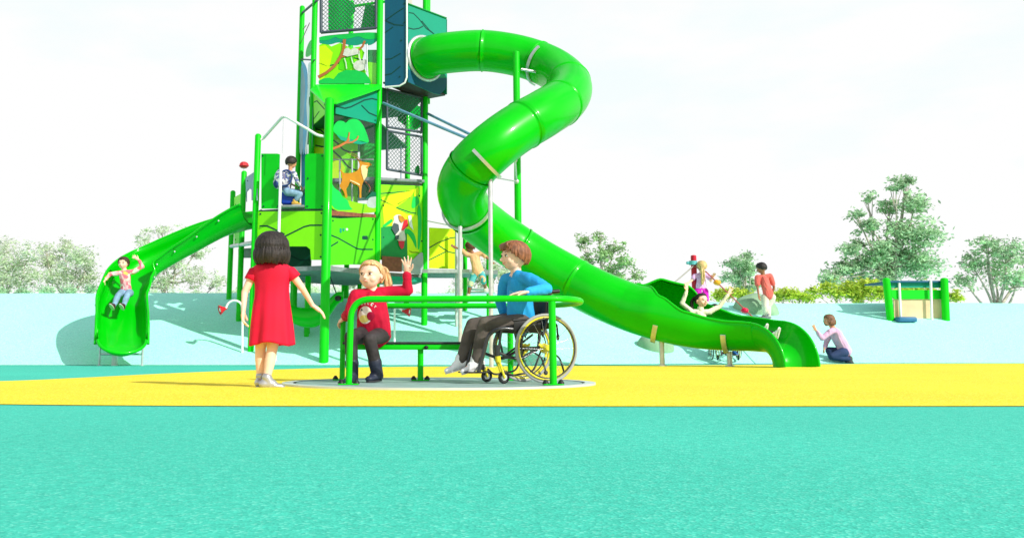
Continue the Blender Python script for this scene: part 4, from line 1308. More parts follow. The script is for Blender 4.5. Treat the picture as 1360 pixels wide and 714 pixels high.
# ================================================================= wheelchairs
M_TYRE = mat('grey_tyre', (.33, .34, .34), .7, var=.06)
M_YR = mat('yellow_rim', (.70, .62, .03), .3, var=.05, coat=.3)
M_SPOKE = mat('spoke_steel', (.55, .57, .6), .25, metal=.9)
def wheelchair(name, label, loc, heading, body=M_YR, seatm=None, simple=False, k=1.0):
    """local frame: x = forwards, y = left, z = up"""
    root = thing(name, label, 'wheelchair', loc, heading, 'wheelchairs')
    M = WM[root.name] @ Matrix.Scale(k, 4)
    seatm = seatm or mat('black_nylon', (.015, .016, .018), .7, var=.3, vscale=20, bump=.3, bscale=80)
    RW = .302
    def ringpts(c, r, n, ax=0): return [Vector((c[0] + r * math.cos(2 * math.pi * i / n), c[1], c[2] + r * math.sin(2 * math.pi * i / n))) for i in range(n)]
    for sy in (1, -1):
        c = (0, sy * .25, RW)
        mb = MB(M)
        mb.tube(ringpts(c, RW - .013, 48), .014, 10, closed=True)
        w_ = obj('wheel', mb, M_TYRE, root)
        mb = MB(M); mb.tube(ringpts(c, RW - .033, 48), .010, 8, closed=True); obj('rim', mb, body, w_)
        mb = MB(M); mb.tube(ringpts((0, sy * .285, RW), RW - .045, 48), .0065, 8, closed=True)
        for i in range(6):
            a = 2 * math.pi * (i + .4) / 6
            mb.tube([(math.cos(a) * (RW - .045), sy * .285, RW + math.sin(a) * (RW - .045)), (math.cos(a) * (RW - .033), sy * .255, RW + math.sin(a) * (RW - .033))], .004, 6)
        obj('hand_rim', mb, BLACKM, w_)
        mb = MB(M)
        for i in range(18):
            a = 2 * math.pi * i / 18; b = a + (.28 if i % 2 else -.28)
            mb.tube([(math.cos(b) * .03, sy * (.235 if i % 2 else .27), RW + math.sin(b) * .03), (math.cos(a) * (RW - .035), sy * .25, RW + math.sin(a) * (RW - .035))], .0016, 5)
        obj('spokes', mb, M_SPOKE, w_)
        mb = MB(M); mb.tube([(0, sy * .205, RW), (0, sy * .22, RW), (0, sy * .28, RW), (0, sy * .29, RW)], [.045, .032, .03, .018], 14)
        for i in range(3):
            a = 2 * math.pi * i / 3 + .5
            mb.box((math.cos(a) * .045, sy * .232, RW + math.sin(a) * .045), (.06, .012, .022), Euler((0, -a, 0)).to_matrix())
        obj('hub', mb, body, w_)
    for sy in (1, -1):
        y = sy * .185
        mb = MB(M); c = (.385, y + sy * .01, .055)
        mb.tube(ringpts(c, .040, 24), .014, 8, closed=True)
        cw = obj('caster', mb, BLACKP, root)
        mb = MB(M); mb.tube([(c[0], c[1] - .014, .055), (c[0], c[1] + .014, .055)], .026, 14)
        for i in range(5):
            a = 6.283 * i / 5; mb.box((c[0] + .026 * math.cos(a), c[1], .055 + .026 * math.sin(a)), (.03, .016, .008), Euler((0, -a, 0)).to_matrix())
        obj('caster_hub', mb, GALV, cw)
        mb = MB(M)
        for s2 in (-1, 1):
            mb.tube(bend([(c[0], c[1] + s2 * .024, .05), (.405, c[1] + s2 * .024, .10), (.435, c[1] + s2 * .02, .19)], .05, 5), [.010] * 4 + [.013] * 4 if False else .011, 8)
        mb.tube([(.435, y + sy * .01, .185), (.44, y + sy * .01, .235)], .024, 12)
        obj('caster_fork', mb, body, root)
        # side frame
        mb = MB(M)
        mb.tube([(.44, y, .235), (.445, y, .33)], .026, 12)
        mb.tube(bend([(.03, y, .445), (.40, y, .475), (.515, y * .95, .43), (.60, y * .8, .10)], .07, 6), .0175, 10)
        mb.tube(bend([(.05, y, .30), (.24, y, .20), (.43, y, .265)], .06, 5), .0135, 10)
        mb.tube([(.05, y, .30), (.03, y, .445)], .014, 10)
        mb.tube([(.43, y, .26), (.40, y, .47)], .012, 10)
        mb.tube([(.22, y, .21), (.28, y, .46)], .010, 8)
        mb.tube(bend([(.02, y, .29), (.10, y, .10), (.32, y, .065), (.40, y * .7, .12)], .05, 5), .009, 8)
        obj('side_frame', mb, BLACKM, root)
        mb = MB(M); mb.tube(bend([(.0, y, .42), (-.055, y, .60), (-.07, y, .79), (-.155, y, .805)], .04, 5), .0125, 10); obj('back_cane', mb, BLACKM, root)
        mb = MB(M); mb.tube([(-.09, y, .80), (-.165, y, .807)], .018, 12); obj('push_grip', mb, BLACKP, root)
        mb = MB(M); mb.tube(bend([(.0, y, .40), (.06, y, .55), (.10, y + sy * .02, .56), (.30, y + sy * .02, .54)], .04, 5), .009, 8)
        mb.box((.16, y + sy * .018, .50), (.26, .006, .11), bev=.003); obj('side_guard', mb, BLACKP, root)
        mb = MB(M); mb.tube(bend([(-.02, y, .30), (-.16, y, .22), (-.20, y, .09)], .04, 4), .009, 8)
        mb.ell((-.20, y, .08), (.022, .01, .022), nu=12, nv=8); obj('anti_tip_bar', mb, BLACKM, root)
        mb = MB(M); mb.tube(bend([(-.06, y, .52), (-.13, y + sy * .01, .52), (-.14, y + sy * .01, .40)], .03, 4), .009, 8); mb.ell((-.14, y + sy * .01, .40), (.014, .014, .03), nu=10, nv=8); obj('brake_lever', mb, BLACKP, root)
    mb = MB(M); mb.box((.21, 0, .455), (.40, .36, .035), bev=.014); obj('seat', mb, seatm, root)
    mb = MB(M); mb.box((-.045, 0, .64), (.035, .36, .30), Euler((0, R(-6), 0)).to_matrix(), bev=.014); mb.box((-.05, 0, .50), (.05, .34, .06), bev=.014); obj('backrest', mb, seatm, root)
    mb = MB(M); mb.tube([(0, -.21, RW), (0, .21, RW)], .019, 12); mb.tube([(.24, -.185, .22), (.24, .185, .22)], .012, 10); mb.tube([(.22, -.18, .23), (.10, .18, .42)], .010, 8); mb.tube([(.22, .18, .23), (.10, -.18, .42)], .010, 8)
    obj('axle_tube', mb, BLACKM, root)
    mb = MB(M); mb.box((.60, 0, .095), (.16, .30, .012), bev=.005); mb.box((.545, 0, .14), (.012, .28, .05), bev=.004); obj('foot_plate', mb, BLACKP, root)
    return root
wc_p = W(726, 468, 8.00)
HEAD = R(180 + 20)
# near wheel sits at local y = +-0.25: the camera side is the chair's left when it faces screen-left
hx = Vector((math.cos(HEAD), math.sin(HEAD), 0)); ly = Vector((-hx.y, hx.x, 0))
near_sy = 1 if ly.y < 0 else -1
wc_o = Vector((wc_p.x, wc_p.y, 0)) - ly * (.25 * near_sy)
wheelchair('wheelchair', 'black and yellow wheelchair standing on the carousel platform, occupied by the boy in blue', (wc_o.x, wc_o.y, ZF), HEAD)
M_CY = mat('cyan_fabric', (.01, .33, .48), .6)
g = G(963, 478)
wheelchair('wheelchair', 'cyan seated wheelchair half hidden behind the run-out of the tube slide', (g.x, g.y, g.z), R(262), body=mat('cream_rim', (.65, .62, .35), .4), seatm=M_CY, k=1.15)

# ================================================================= small play pieces
def talk_tube(label, base, pts, cone_at, cone_dir, r=.024):
    root = thing('talking_tube', label, 'talking tube', base, 0, 'talking tubes')
    mb = MB(); mb.tube(pts, r, 12); obj('pipe', mb, WHITE_PAINT, root)
    mb = MB(); d = Vector(cone_dir).normalized(); c = Vector(cone_at)
    n = 24; vs = []; fs = []
    x = d.orthogonal().normalized(); y = d.cross(x)
    for j, (t, rr) in enumerate(((-.05, .02), (0, .035), (.05, .06), (.11, .105), (.125, .11), (.12, .098), (.05, .05), (0, .028))):
        for k in range(n):
            a = 2 * math.pi * k / n; vs.append(c + d * t + (x * math.cos(a) + y * math.sin(a)) * rr)
    for j in range(7):
        for k in range(n):
            l = (k + 1) % n; mb_m = 0
            fs.append((j * n + k, j * n + l, (j + 1) * n + l, (j + 1) * n + k))
    mb.add(vs, fs); obj('horn', mb, REDP, root)
    mb = MB(); mb.prism([c + d * .118 + (x * math.cos(6.283 * k / 16) + y * math.sin(6.283 * k / 16)) * .045 for k in range(16)], d, .012); obj('horn_grille', mb, WHITE_PAINT, root)
b = G(322, 468)
pts = bend([Vector((b.x, b.y, b.z - .1)), W(322, 420, b.y), W(321, 402, b.y), W(311, 398, b.y), W(303, 402, b.y), W(300, 409, b.y)], .12, 6)
talk_tube('white bent pipe with a red horn standing left of the girl in the red dress', b, pts, W(299, 409.5, b.y), (-.75, -.4, -.25))
b = G(524, 460)
pts = bend([Vector((b.x, b.y, b.z - .1)), W(524, 420, b.y), W(524, 409, b.y), W(530, 408, b.y), W(534, 412, b.y)], .08, 6)
talk_tube('red horn on a bent pipe seen between the two carousel rails', b, pts, W(537, 413, b.y), (.9, -.15, -.1))

# hanging hammock seat
hs = thing('hammock_seat', 'green curved hammock seat hanging between the tower posts behind the girl in the red dress', 'swing', W(405, 430, 19.6))
pth = smoothpath([W(366, 396, 19.8), W(380, 412, 19.7), W(398, 420, 19.6), (W(418, 420, 19.45)), W(434, 410, 19.3), W(447, 396, 19.2), W(456, 393, 19.1)], 8)
mb = MB(); vs = []; fs = []
for i, p in enumerate(pth):
    s_ = i / (len(pth) - 1); h = .10 + .10 * math.sin(math.pi * min(1, s_ * 1.1)); dpt = .32 * math.sin(math.pi * (s_ * .9 + .05))
    for a, b_ in ((0, h), (0, -h * .9), (dpt * .5, -h * 1.1), (dpt, -h * .9), (dpt, h), (dpt - .03, h), (dpt - .03, -h * .8), (dpt * .5, -h), (.03, -h * .8), (.03, h)):
        vs.append(p + Vector((0, a, b_)))
m = 10
for i in range(len(pth) - 1):
    for k in range(m):
        l = (k + 1) % m; fs.append((i * m + k, i * m + l, (i + 1) * m + l, (i + 1) * m + k))
mb.add(vs, fs); mb.add([vs[k] for k in range(m)], [list(range(m))]); mb.add([vs[-m + k] for k in range(m)], [list(range(m))])
obj('shell', mb, SLIDEG, hs)
for (a, b_) in ((W(449, 396, 19.15), W(438, 366, 20.0)), (W(368, 398, 19.9), W(362, 368, 20.2))):
    mb = MB(); mb.tube([a, b_], .014, 8); obj('rope', mb, DARKGREY, hs)
    mb = MB(); mb.ell(a, (.075, .075, .06)); obj('rope_joint', mb, BLACKP, hs)

# rope climb on the mound, right
rn = thing('rope_climb', 'red post with a bobbled climbing rope on the mound behind the tube slide', 'rope climb', (W(922, 400, 22.6).x, 22.6, gz(W(922, 400, 22.6).x, 22.6)))
p = W(921, 340, 22.6); g_ = gz(p.x, p.y)
M_RED2 = mat('crimson_post', (.50, .005, .03), .4, coat=.2)
mb = MB(); mb.tube([(W(924, 420, 22.6).x, p.y, g_ - .1), (p.x, p.y, p.z)], .07, 14); mb.ell(p, (.07, .07, .03), nv=6); obj('post', mb, M_RED2, rn)
mb = MB(); c = W(920.5, 349, 22.55); mb.tube([c + Vector((0, 0, -.05)), c + Vector((0, 0, .05))], .10, 14); mb.box(c + Vector((-.10, 0, 0)), (.14, .08, .07), bev=.02); obj('collar', mb, mat('teal_collar', (.10, .42, .46), .5), rn)
def rope(a, b, r=.016, m=None, sag=.05):
    a = Vector(a); b = Vector(b); pts = [a.lerp(b, i / 10) - Vector((0, 0, sag * 4 * (i / 10) * (1 - i / 10))) for i in range(11)]
    mb = MB(); mb.tube(pts, r, 8); return obj('rope', mb, m or mat('red_brown_rope', (.36, .10, .08), .8, var=.3, vscale=40), rn)
ra = W(921, 353, 22.5); rb = W(1010, 432, 20.4)
rope(W(938, 361, 22.3), W(1003, 424, 22.2), sag=0.0)
rope(ra, W(938, 361, 22.3), sag=0)
rope(ra, W(878, 388, 22.3), m=mat('grey_rope', (.40, .38, .36), .8), sag=.02)
rope(W(924, 412, 22.5), W(1003, 424, 22.2), sag=.05); rope(W(924, 411, 22.5), W(880, 418, 22.6), sag=.05)
rope((W(1003, 424, 22.2)), (W(1008, 430, 22.2).x, 20.0, gz(W(1008, 430, 22.2).x, 22.2)), sag=0)
p_ = W(1003, 422, 22.2); mb = MB(); mb.tube([(p_.x, p_.y, gz(p_.x, p_.y) - .1), p_], .05, 12); obj('anchor_post', mb, M_RED2, rn)
for px, py, Y, m, k in ((952.5, 375, 22.25, mat('orange_ball', (.80, .36, .02), .4), 1), (989, 412, 22.22, mat('red_ball', (.60, .005, .05), .35), 1)):
    mb = MB(); c = W(px, py, Y); mb.ell(c, (.093, .093, .068)); mb.tube([c + Vector((-.05, 0, .05)), c + Vector((.05, 0, -.05))], .045, 10); obj('bobble', mb, m, rn)

# play house at the right-hand side
g = G(1184, 425); 
ph = thing('play_house', 'small green and beige play house standing on the right of the mound', 'play house', g)
Yh = g.y
def ppost(px0, py0, px1, r, m):
    a = W(px0, py0, Yh); b_ = W(px1, 424, Yh); mb = MB(); mb.tube([(b_.x, Yh, gz(b_.x, Yh) - .2), a], r, 14); mb.ell(a, (r, r, r * .5), nv=6); obj('post', mb, m, ph)
ppost(1177, 371, 1183, .10, GREEN); ppost(1254, 371, 1256, .10, GREEN); 
PH = Plane((g.x, g.y + .05), (g.x + 1, g.y + .12))
def hp(nm, poly, m, off=0.0, **k): 
    mb = MB(); mb.pp(poly, PH, off, .03); return obj(nm, mb, m, ph)
hp('wall_board', [(1187, 397), (1254, 397), (1254, 426), (1188, 426)], mat('beige_board', (.70, .52, .32), .6, var=.12, vscale=2.5))
hp('sill_board', [(1183, 385), (1254, 385), (1254, 397), (1187, 397), (1183, 393)], GREEN_HDPE, .04)
hp('lintel_board', [(1182, 374), (1254, 374), (1254, 382), (1182, 382)], TEAL, .02)
ppost(1194, 372, 1196, .035, WHITE_PAINT); ppost(1236, 372, 1237, .035, WHITE_PAINT)
mb = MB(); mb.prism([PH.at(1178, 373, .12), PH.at(1258, 373, .12), PH.at(1258, 373, -1.2) , PH.at(1178, 373, -1.2)], (0, 0, 1), .05); obj('roof', mb, TEAL_DK, ph)
mb = MB(); q = PH.at(1196, 426, .25); mb.box((q.x, q.y, gz(q.x, q.y) + .07), (.5, .3, .14), bev=.04); obj('step', mb, mat('blue_step', (.03, .15, .30), .5), ph)
# ================================================================= people
SK_LIGHT = mat('light_skin', (.88, .56, .42), .5, var=.05, vscale=20, spec=.35)
SK_TAN = mat('tan_skin', (.62, .30, .18), .5, var=.05, vscale=20, spec=.35)
SK_BROWN = mat('brown_skin', (.30, .12, .06), .5, var=.05, vscale=20, spec=.35)
LIPS = mat('lips', (.72, .26, .22), .45)
EYEW = mat('eye_white', (.85, .85, .85), .2)
def hairmat(nm, c): return mat(nm, c, .55, var=.45, vscale=60, stretch=(1, 1, .12), spec=.35, bump=.5, bscale=160)
UP = Vector((0, 0, 1))

def head_axes(face, tilt=UP):
    f = Vector(face).normalized(); r = f.cross(Vector(tilt)).normalized(); u = r.cross(f).normalized()
    return r, f, u

def hand(mb, wrist, d, n, L, side=1, spread=.12, curl=.25, grip=False):
    """five separate fingers; d = along the hand, n = palm normal"""
    d = Vector(d).normalized(); n = Vector(n); n = (n - d * n.dot(d)).normalized(); a = d.cross(n) * side
    w = Vector(wrist); pl = L * .50
    c = w + d * pl * .52
    mb.ell(c, (L * .215, pl * .60, L * .11), (a, d, n), 14, 10)
    mb.rc(w - d * L * .05, L * .17, w + d * pl * .4, L * .16, n, .65)
    fr_ = L * .062
    for k, (off, ln) in enumerate(((-.155, .42), (-.052, .50), (.052, .46), (.150, .36))):
        b = w + d * pl * .93 + a * (L * off)
        dd = (d + a * (off * spread * 8)).normalized()
        ang = curl if not grip else .95
        p = b; cur = dd
        for j, fl in enumerate((.44, .32, .26)):
            th = ang * (.6 if j == 0 else 1.0)
            cur = (cur * math.cos(th) + n * math.sin(th)).normalized()
            q = p + cur * (L * ln * fl)
            mb.rc(p, fr_ * (1 - .10 * j), q, fr_ * (.90 - .10 * j), seg=8)
            p = q
    # thumb leaves the side of the palm near its base
    b = w + d * pl * .30 - a * L * .15
    t1 = (d * .62 - a * .72 + n * .25).normalized(); t2 = (d * .85 - a * .35 + n * (.45 if not grip else .9)).normalized()
    p1 = b + t1 * L * .23; p2 = p1 + t2 * L * .21
    mb.rc(b, fr_ * 1.5, p1, fr_ * 1.15, seg=8); mb.rc(p1, fr_ * 1.12, p2, fr_ * .85, seg=8)

def hair_shape(c, hr, ax, style, mt, root, seed=1, voxel=.006, fringe=28, side_len=0.0, back_len=0.0, part=False, thick=1.0, vol=1.0):
    r, f, u = ax
    rnd = random.Random(seed)
    rad = (hr * .86 * vol, hr * .97 * vol, hr * .98 * (.5 + .5 * vol))
    cc = c - f * hr * .05 + u * hr * .06
    def pt(al, el, k=1.0):
        e = R(el); a = al
        return cc + (r * math.sin(a) * math.cos(e) * rad[0] + f * math.cos(a) * math.cos(e) * rad[1] + u * math.sin(e) * rad[2]) * k
    mb = MB()
    # scalp cap built as a shell slightly outside the skull
    n = 40; m = 12
    def low(a):
        aa = abs(math.degrees(a))
        if style == 'pony':
            return 46 - 6 * aa / 60 if aa < 60 else (40 - 34 * (aa - 60) / 25 if aa < 85 else (6 - 26 * (aa - 85) / 45 if aa < 130 else -30))
        if style == 'bob': return fringe if aa < 40 else (fringe + (-4 - fringe) * (aa - 40) / 20 if aa < 60 else -4)
        if aa < 45: return fringe
        if aa < 75: return fringe + (-22 - fringe) * (aa - 45) / 30 if style != 'short' else fringe + (-4 - fringe) * (aa - 45) / 30
        if aa < 110: return -22 if style != 'short' else -6 - (aa - 75) * .6
        return -34 if style != 'short' else -32
    vs = []; fs = []
    for i in range(n):
        a = -math.pi + 2 * math.pi * i / n
        le = low(a)
        for j in range(m + 1):
            el = 88 + (le - 88) * j / m
            vs.append(pt(a, el, 1.00))
        for j in range(m + 1):
            el = 88 + (le - 88) * j / m
            vs.append(pt(a, el, .80))
    w_ = 2 * (m + 1)
    for i in range(n):
        l = (i + 1) % n
        for j in range(m):
            fs.append((i * w_ + j, l * w_ + j, l * w_ + j + 1, i * w_ + j + 1))
            fs.append((i * w_ + m + 1 + j, i * w_ + m + 2 + j, l * w_ + m + 2 + j, l * w_ + m + 1 + j))
        fs.append((i * w_ + m, l * w_ + m, l * w_ + 2 * m + 1, i * w_ + 2 * m + 1))
        fs.append((i * w_, i * w_ + m + 1, l * w_ + m + 1, l * w_))
    mb.add(vs, fs)
    # locks running from the crown down
    nl = 110
    for q in range(nl):
        a = -math.pi + 2 * math.pi * (q + rnd.random() * .9) / nl
        le = low(a) + rnd.uniform(-6, 3)
        aa = abs(math.degrees(a))
        ext = 0
        if aa > 50 and side_len: ext = side_len if aa < 110 else (back_len or side_len)
        elif aa >= 110 and back_len: ext = back_len
        pts = []; rs = []
        sw = rnd.uniform(-.10, .10) + (.25 if style == 'short' and aa < 60 else 0)
        for j in range(7):
            t = j / 6; el = 80 + (le - 80) * t
            pts.append(pt(a + sw * t * t, el, 1.01 + .035 * math.sin(t * 3.1) + rnd.uniform(-.008, .012)))
            rs.append(hr * (.045 + .02 * math.sin(t * 3.1)) * thick)
        if ext:
            base = pts[-1]; outd = (base - cc); outd -= u * outd.dot(u); outd.normalize()
            for j in range(1, 6):
                t = j / 5
                pts.append(base - u * ext * t * rnd.uniform(.96, 1.03) + outd * hr * (.10 * math.sin(t * 2.6) - .20 * t ** 3))
                rs.append(hr * (.085 * (1 - .35 * t)) * thick)
        else:
            rs[-1] *= .55
        mb.tube(pts, rs, 7)
    return mb

def person(label, J, hr, face, skin, hair, shirt=None, pants=None, shoes=None, sleeve=.95, leglen=.95, s=1.0, voxel=.007, hands=None,
           tilt=UP, build=1.0, shirt_low=0.0, style='short', fringe=28, side_len=0, back_len=0, group=None, chest_n=None, seed=1, neckline=None, toe=None, loose=1.0, shirt_r=None, hood=False, belly=1.0, vol=1.0):
    """J: world joints. head is the head centre."""
    for k_ in J: J[k_] = Vector(J[k_])
    gp = min([J['anL'].z, J['anR'].z]) if 'anL' in J else J['pel'].z
    root = thing('person', label, 'person', (J['pel'].x, J['pel'].y, gp - .05 * s), 0, group)
    r, f, u = head_axes(face, tilt)
    c = J['head']
    cn = Vector(chest_n).normalized() if chest_n else Vector((f.x, f.y, 0)).normalized()
    mb = MB()
    ax = (r, f, u)
    # skull, face, jaw
    mb.ell(c + u * hr * .14 - f * hr * .07, (hr * .77, hr * .86, hr * .84), ax, 24, 18)
    mb.ell(c - u * hr * .28 + f * hr * .15, (hr * .60, hr * .62, hr * .62), ax, 20, 14)
    mb.ell(c - u * hr * .63 + f * hr * .40, (hr * .25, hr * .22, hr * .20), ax, 12, 10)      # chin
    for sx in (-1, 1):
        mb.ell(c + r * sx * hr * .34 - u * hr * .26 + f * hr * .46, (hr * .27, hr * .25, hr * .27), ax, 12, 10)   # cheeks
        mb.ell(c + r * sx * hr * .80 - u * hr * .06 - f * hr * .08, (hr * .07, hr * .15, hr * .22), ax, 12, 10)   # ears
        mb.ell(c + r * sx * hr * .30 + u * hr * .22 + f * hr * .68, (hr * .22, hr * .11, hr * .07), ax, 10, 8)    # brow
    mb.rc(c + f * hr * .76 + u * hr * .04, hr * .065, c + f * hr * .95 - u * hr * .20, hr * .095, seg=10)             # nose
    mb.ell(c + f * hr * .86 - u * hr * .25, (hr * .14, hr * .09, hr * .07), ax, 10, 8)
    mb.ell(c + f * hr * .75 - u * hr * .44, (hr * .21, hr * .08, hr * .07), ax, 12, 8)
    # neck and trunk
    nk = J['neck']
    mb.rc(c - u * hr * .55 - f * hr * .12, .042 * s, nk, .047 * s)
    ch = J['chest']; pe = J['pel']; k = .74
    tr = [(nk, .05 * s, ch, .098 * s), (ch, .098 * s, ch.lerp(pe, .5), .088 * s * belly), (ch.lerp(pe, .5), .088 * s * belly, pe, .100 * s)]
    for a, ra, b, rb in tr: mb.rc(a, ra, b, rb, cn, k)
    tR = []
    limbs_a = []; limbs_l = []
    for S in 'LR':
        sh = J['sh' + S]
        mb.rc(nk.lerp(ch, .35), .05 * s, sh, .042 * s)
        e = J['el' + S]; w_ = J['wr' + S]
        limbs_a.append((S, sh, e, w_))
        mb.rc(sh, .040 * s, e, .029 * s); mb.rc(e, .029 * s, w_, .020 * s)
        if 'hip' + S in J:
            h = J['hip' + S]; kn = J['kn' + S]; an = J['an' + S]
            limbs_l.append((S, h, kn, an))
            mb.rc(h, .074 * s * build, kn, .046 * s * build); 
            mid = kn.lerp(an, .35)
            mb.rc(kn, .046 * s * build, mid, .047 * s * build); mb.rc(mid, .047 * s * build, an, .029 * s)
            td = Vector(toe[S] if isinstance(toe, dict) else (toe or (cn.x, cn.y, -.05))).normalized()
            mb.rc(an - td * .01 * s, .028 * s, an + td * .10 * s - Vector((0, 0, .040 * s)), .018 * s)
    hL = hr * 1.22
    for S, sh, e, w_ in limbs_a:
        hd = (hands or {}).get(S, {})
        d = Vector(hd.get('d', (w_ - e)))
        n_ = Vector(hd.get('n', -cn))
        # thumb side
        hand(mb, w_ + d.normalized() * .008, d, n_, hL, hd.get('side', 1), hd.get('spread', .12), hd.get('curl', .3), hd.get('grip', False))
    body = remesh(mb, voxel, 3)
    obj('body', body, skin, root)
    # face details
    for sx in (-1, 1):
        e_c = c + r * sx * hr * .31 + u * hr * .05 + f * hr * .655
        mb = MB(); mb.ell(e_c, (hr * .135, hr * .12, hr * .070), ax, 14, 10); eo = obj('eye', mb, EYEW, root)
        gaze = (f + r * sx * -.05).normalized()
        mb = MB(); mb.ell(e_c + f * hr * .095, (hr * .074, hr * .035, hr * .068), ax, 12, 8); obj('iris', mb, mat('dark_iris', (.04, .025, .015), .15), eo)
        mb = MB(); pts = [e_c + f * hr * .115 + r * (x * hr * .15) + u * (hr * (.10 - .05 * x * x)) - f * hr * .05 * x * x for x in (-1, -.5, 0, .5, 1)]
        mb.tube(pts, hr * .016, 6); obj('eyelashes', mb, mat('lash_dark', (.03, .02, .015), .6), eo)
        mb = MB(); pts = [c + r * sx * hr * (.30 + .17 * x) + u * hr * (.285 - .045 * x * x + .01) + f * hr * (.76 - .05 * x * x - .03 * (x + 1)) for x in (-1, -.5, 0, .5, 1)]
        mb.tube(pts, [hr * q for q in (.018, .03, .032, .026, .012)], 6); obj('eyebrow', mb, hair, root)
    mb = MB()
    for dz, rz in ((.0, .020), (-.045, .026)):
        pts = [c + r * (x * hr * .23) + f * hr * (.822 - .11 * x * x) - u * hr * (.425 - .085 * x * x - dz) for x in (-1, -.6, -.2, .2, .6, 1)]
        mb.tube(pts, [hr * rz * q for q in (.3, .85, 1, 1, .85, .3)], 6)
    obj('mouth', mb, LIPS, root)
    # hair
    if style != 'none':
        hm = hair_shape(c, hr, ax, style, hair, root, seed, side_len=side_len, back_len=back_len, fringe=fringe, vol=vol)
        hb = remesh(hm, max(.0045, voxel * .75), 1)
        ho = obj('hair', hb, hair, root)
    # clothes
    if shirt:
        mb = MB(); off = .012 * s * loose
        low = ch.lerp(pe, 1.0) + (pe - ch).normalized() * shirt_low
        mb.rc(nk.lerp(ch, .30), (.052 * s) + off * .4, ch, .098 * s + off, cn, k + .04)
        mb.rc(ch, .098 * s + off, ch.lerp(low, .5), (.092 * s * belly) + off * 1.3, cn, k + .06)
        mb.rc(ch.lerp(low, .5), (.092 * s * belly) + off * 1.3, low, (shirt_r or .104 * s) + off * 1.2, cn, k + .07)
        for S, sh, e, w_ in limbs_a:
            mb.rc(nk.lerp(ch, .42), .05 * s + off * .5, sh, .042 * s + off * .8)
            if sleeve <= .5:
                q = sh.lerp(e, min(1, sleeve * 2)); mb.rc(sh, .042 * s + off, q, .040 * s + off * 1.2)
            else:
                q = e.lerp(w_, min(1, (sleeve - .5) * 2)); mb.rc(sh, .042 * s + off * .9, e, .033 * s + off * .8); mb.rc(e, .033 * s + off * .8, q, .026 * s + off * .6)
                # bunched folds near elbow and cuff
                for t_ in (.15, .4, .65, .86):
                    cpt = e.lerp(q, t_); mb.ell(cpt, (.034 * s + off * .5, .034 * s + off * .5, .010), None if False else head_axes((q - e).cross(UP) if (q - e).cross(UP).length > .01 else Vector((1, 0, 0)), (q - e)), 12, 6)
        sb = remesh(mb, max(voxel, .006), 3)
        sb.mi = [0] * len(sb.f)
        # soft creases
        sm = seed * 7.7
        nv_ = []
        for v in sb.v:
            a = v - ch
            g1 = noise.noise(Vector((a.x * 9 + sm, a.y * 9, a.z * 5 + a.x * 6)))
            g2 = noise.noise(Vector((a.x * 24, a.y * 24 + sm, a.z * 11 + a.x * 14)))
            out_ = Vector((a.x, a.y, 0)); out_ = out_.normalized() if out_.length > .02 else cn
            nv_.append(v + out_ * (g1 * .015 + g2 * .008) * s)
        sb.v = nv_
        so = obj('shirt', sb, shirt, root)
        J['_shirt'] = so
    if pants and limbs_l:
        mb = MB(); off = .010 * s * min(loose, 1.15)
        mb.rc(pe.lerp(ch, .12), .098 * s + off * .6, pe, .104 * s + off * .5, cn, k + .05)
        for S, h, kn, an in limbs_l:
            mb.rc(pe, .085 * s + off * .3, h, .078 * s * build + off * .6)
            if leglen <= .5:
                mb.rc(h, .077 * s * build + off, h.lerp(kn, leglen * 2), (.060 if leglen < .4 else .052) * s * build + off * 1.3)
            else:
                q = kn.lerp(an, (leglen - .5) * 2)
                mb.rc(h, .077 * s * build + off, kn, .050 * s * build + off); mb.rc(kn, .050 * s * build + off, kn.lerp(q, .4), .049 * s * build + off); mb.rc(kn.lerp(q, .4), .049 * s * build + off, q, .037 * s + off)
        pb = remesh(mb, max(voxel, .006), 3)
        nv_ = []
        for v in pb.v:
            g1 = noise.noise(v * 22 + Vector((seed, 0, 0))); g2 = noise.noise(v * 9)
            nv_.append(v + cn * (g1 * .004 + g2 * .005) * s)
        pb.v = nv_
        obj('trousers' if leglen > .5 else 'shorts', pb, pants, root)
    if shoes and limbs_l:
        for S, h, kn, an in limbs_l:
            td = Vector(toe[S] if isinstance(toe, dict) else (toe or (cn.x, cn.y, -.05))).normalized()
            sd = td.cross(UP).normalized(); uu = sd.cross(td).normalized()
            mb = MB()
            a0 = an - uu * .030 * s
            mb.rc(a0 - td * .022 * s, .042 * s, a0 + td * .050 * s + uu * .004 * s, .041 * s, uu, .95)
            mb.rc(a0 + td * .04 * s - uu * .006 * s, .041 * s, a0 + td * .125 * s - uu * .014 * s, .035 * s, uu, .66)
            mb.rc(an + uu * .026 * s, .042 * s, a0 + td * .03 * s, .043 * s)
            shb = remesh(mb, .006, 2)
            so_ = obj('shoe', shb, shoes, root)
            mb = MB(); n = 20; q = []
            for i in range(n):
                a = 2 * math.pi * i / n; x = math.cos(a); y = math.sin(a)
                q.append(a0 + td * (.047 + .108 * x) * s + sd * (.040 * y * (1 + .10 * x)) * s - uu * .030 * s)
            mb.prism(q, uu, .012 * s); obj('sole', mb, mat('dark_sole', (.03, .03, .035), .6) if 'boot' in shoes.name else mat('pale_sole', (.6, .6, .58), .6), so_)
    return root

def Wp(t): return W(*t)

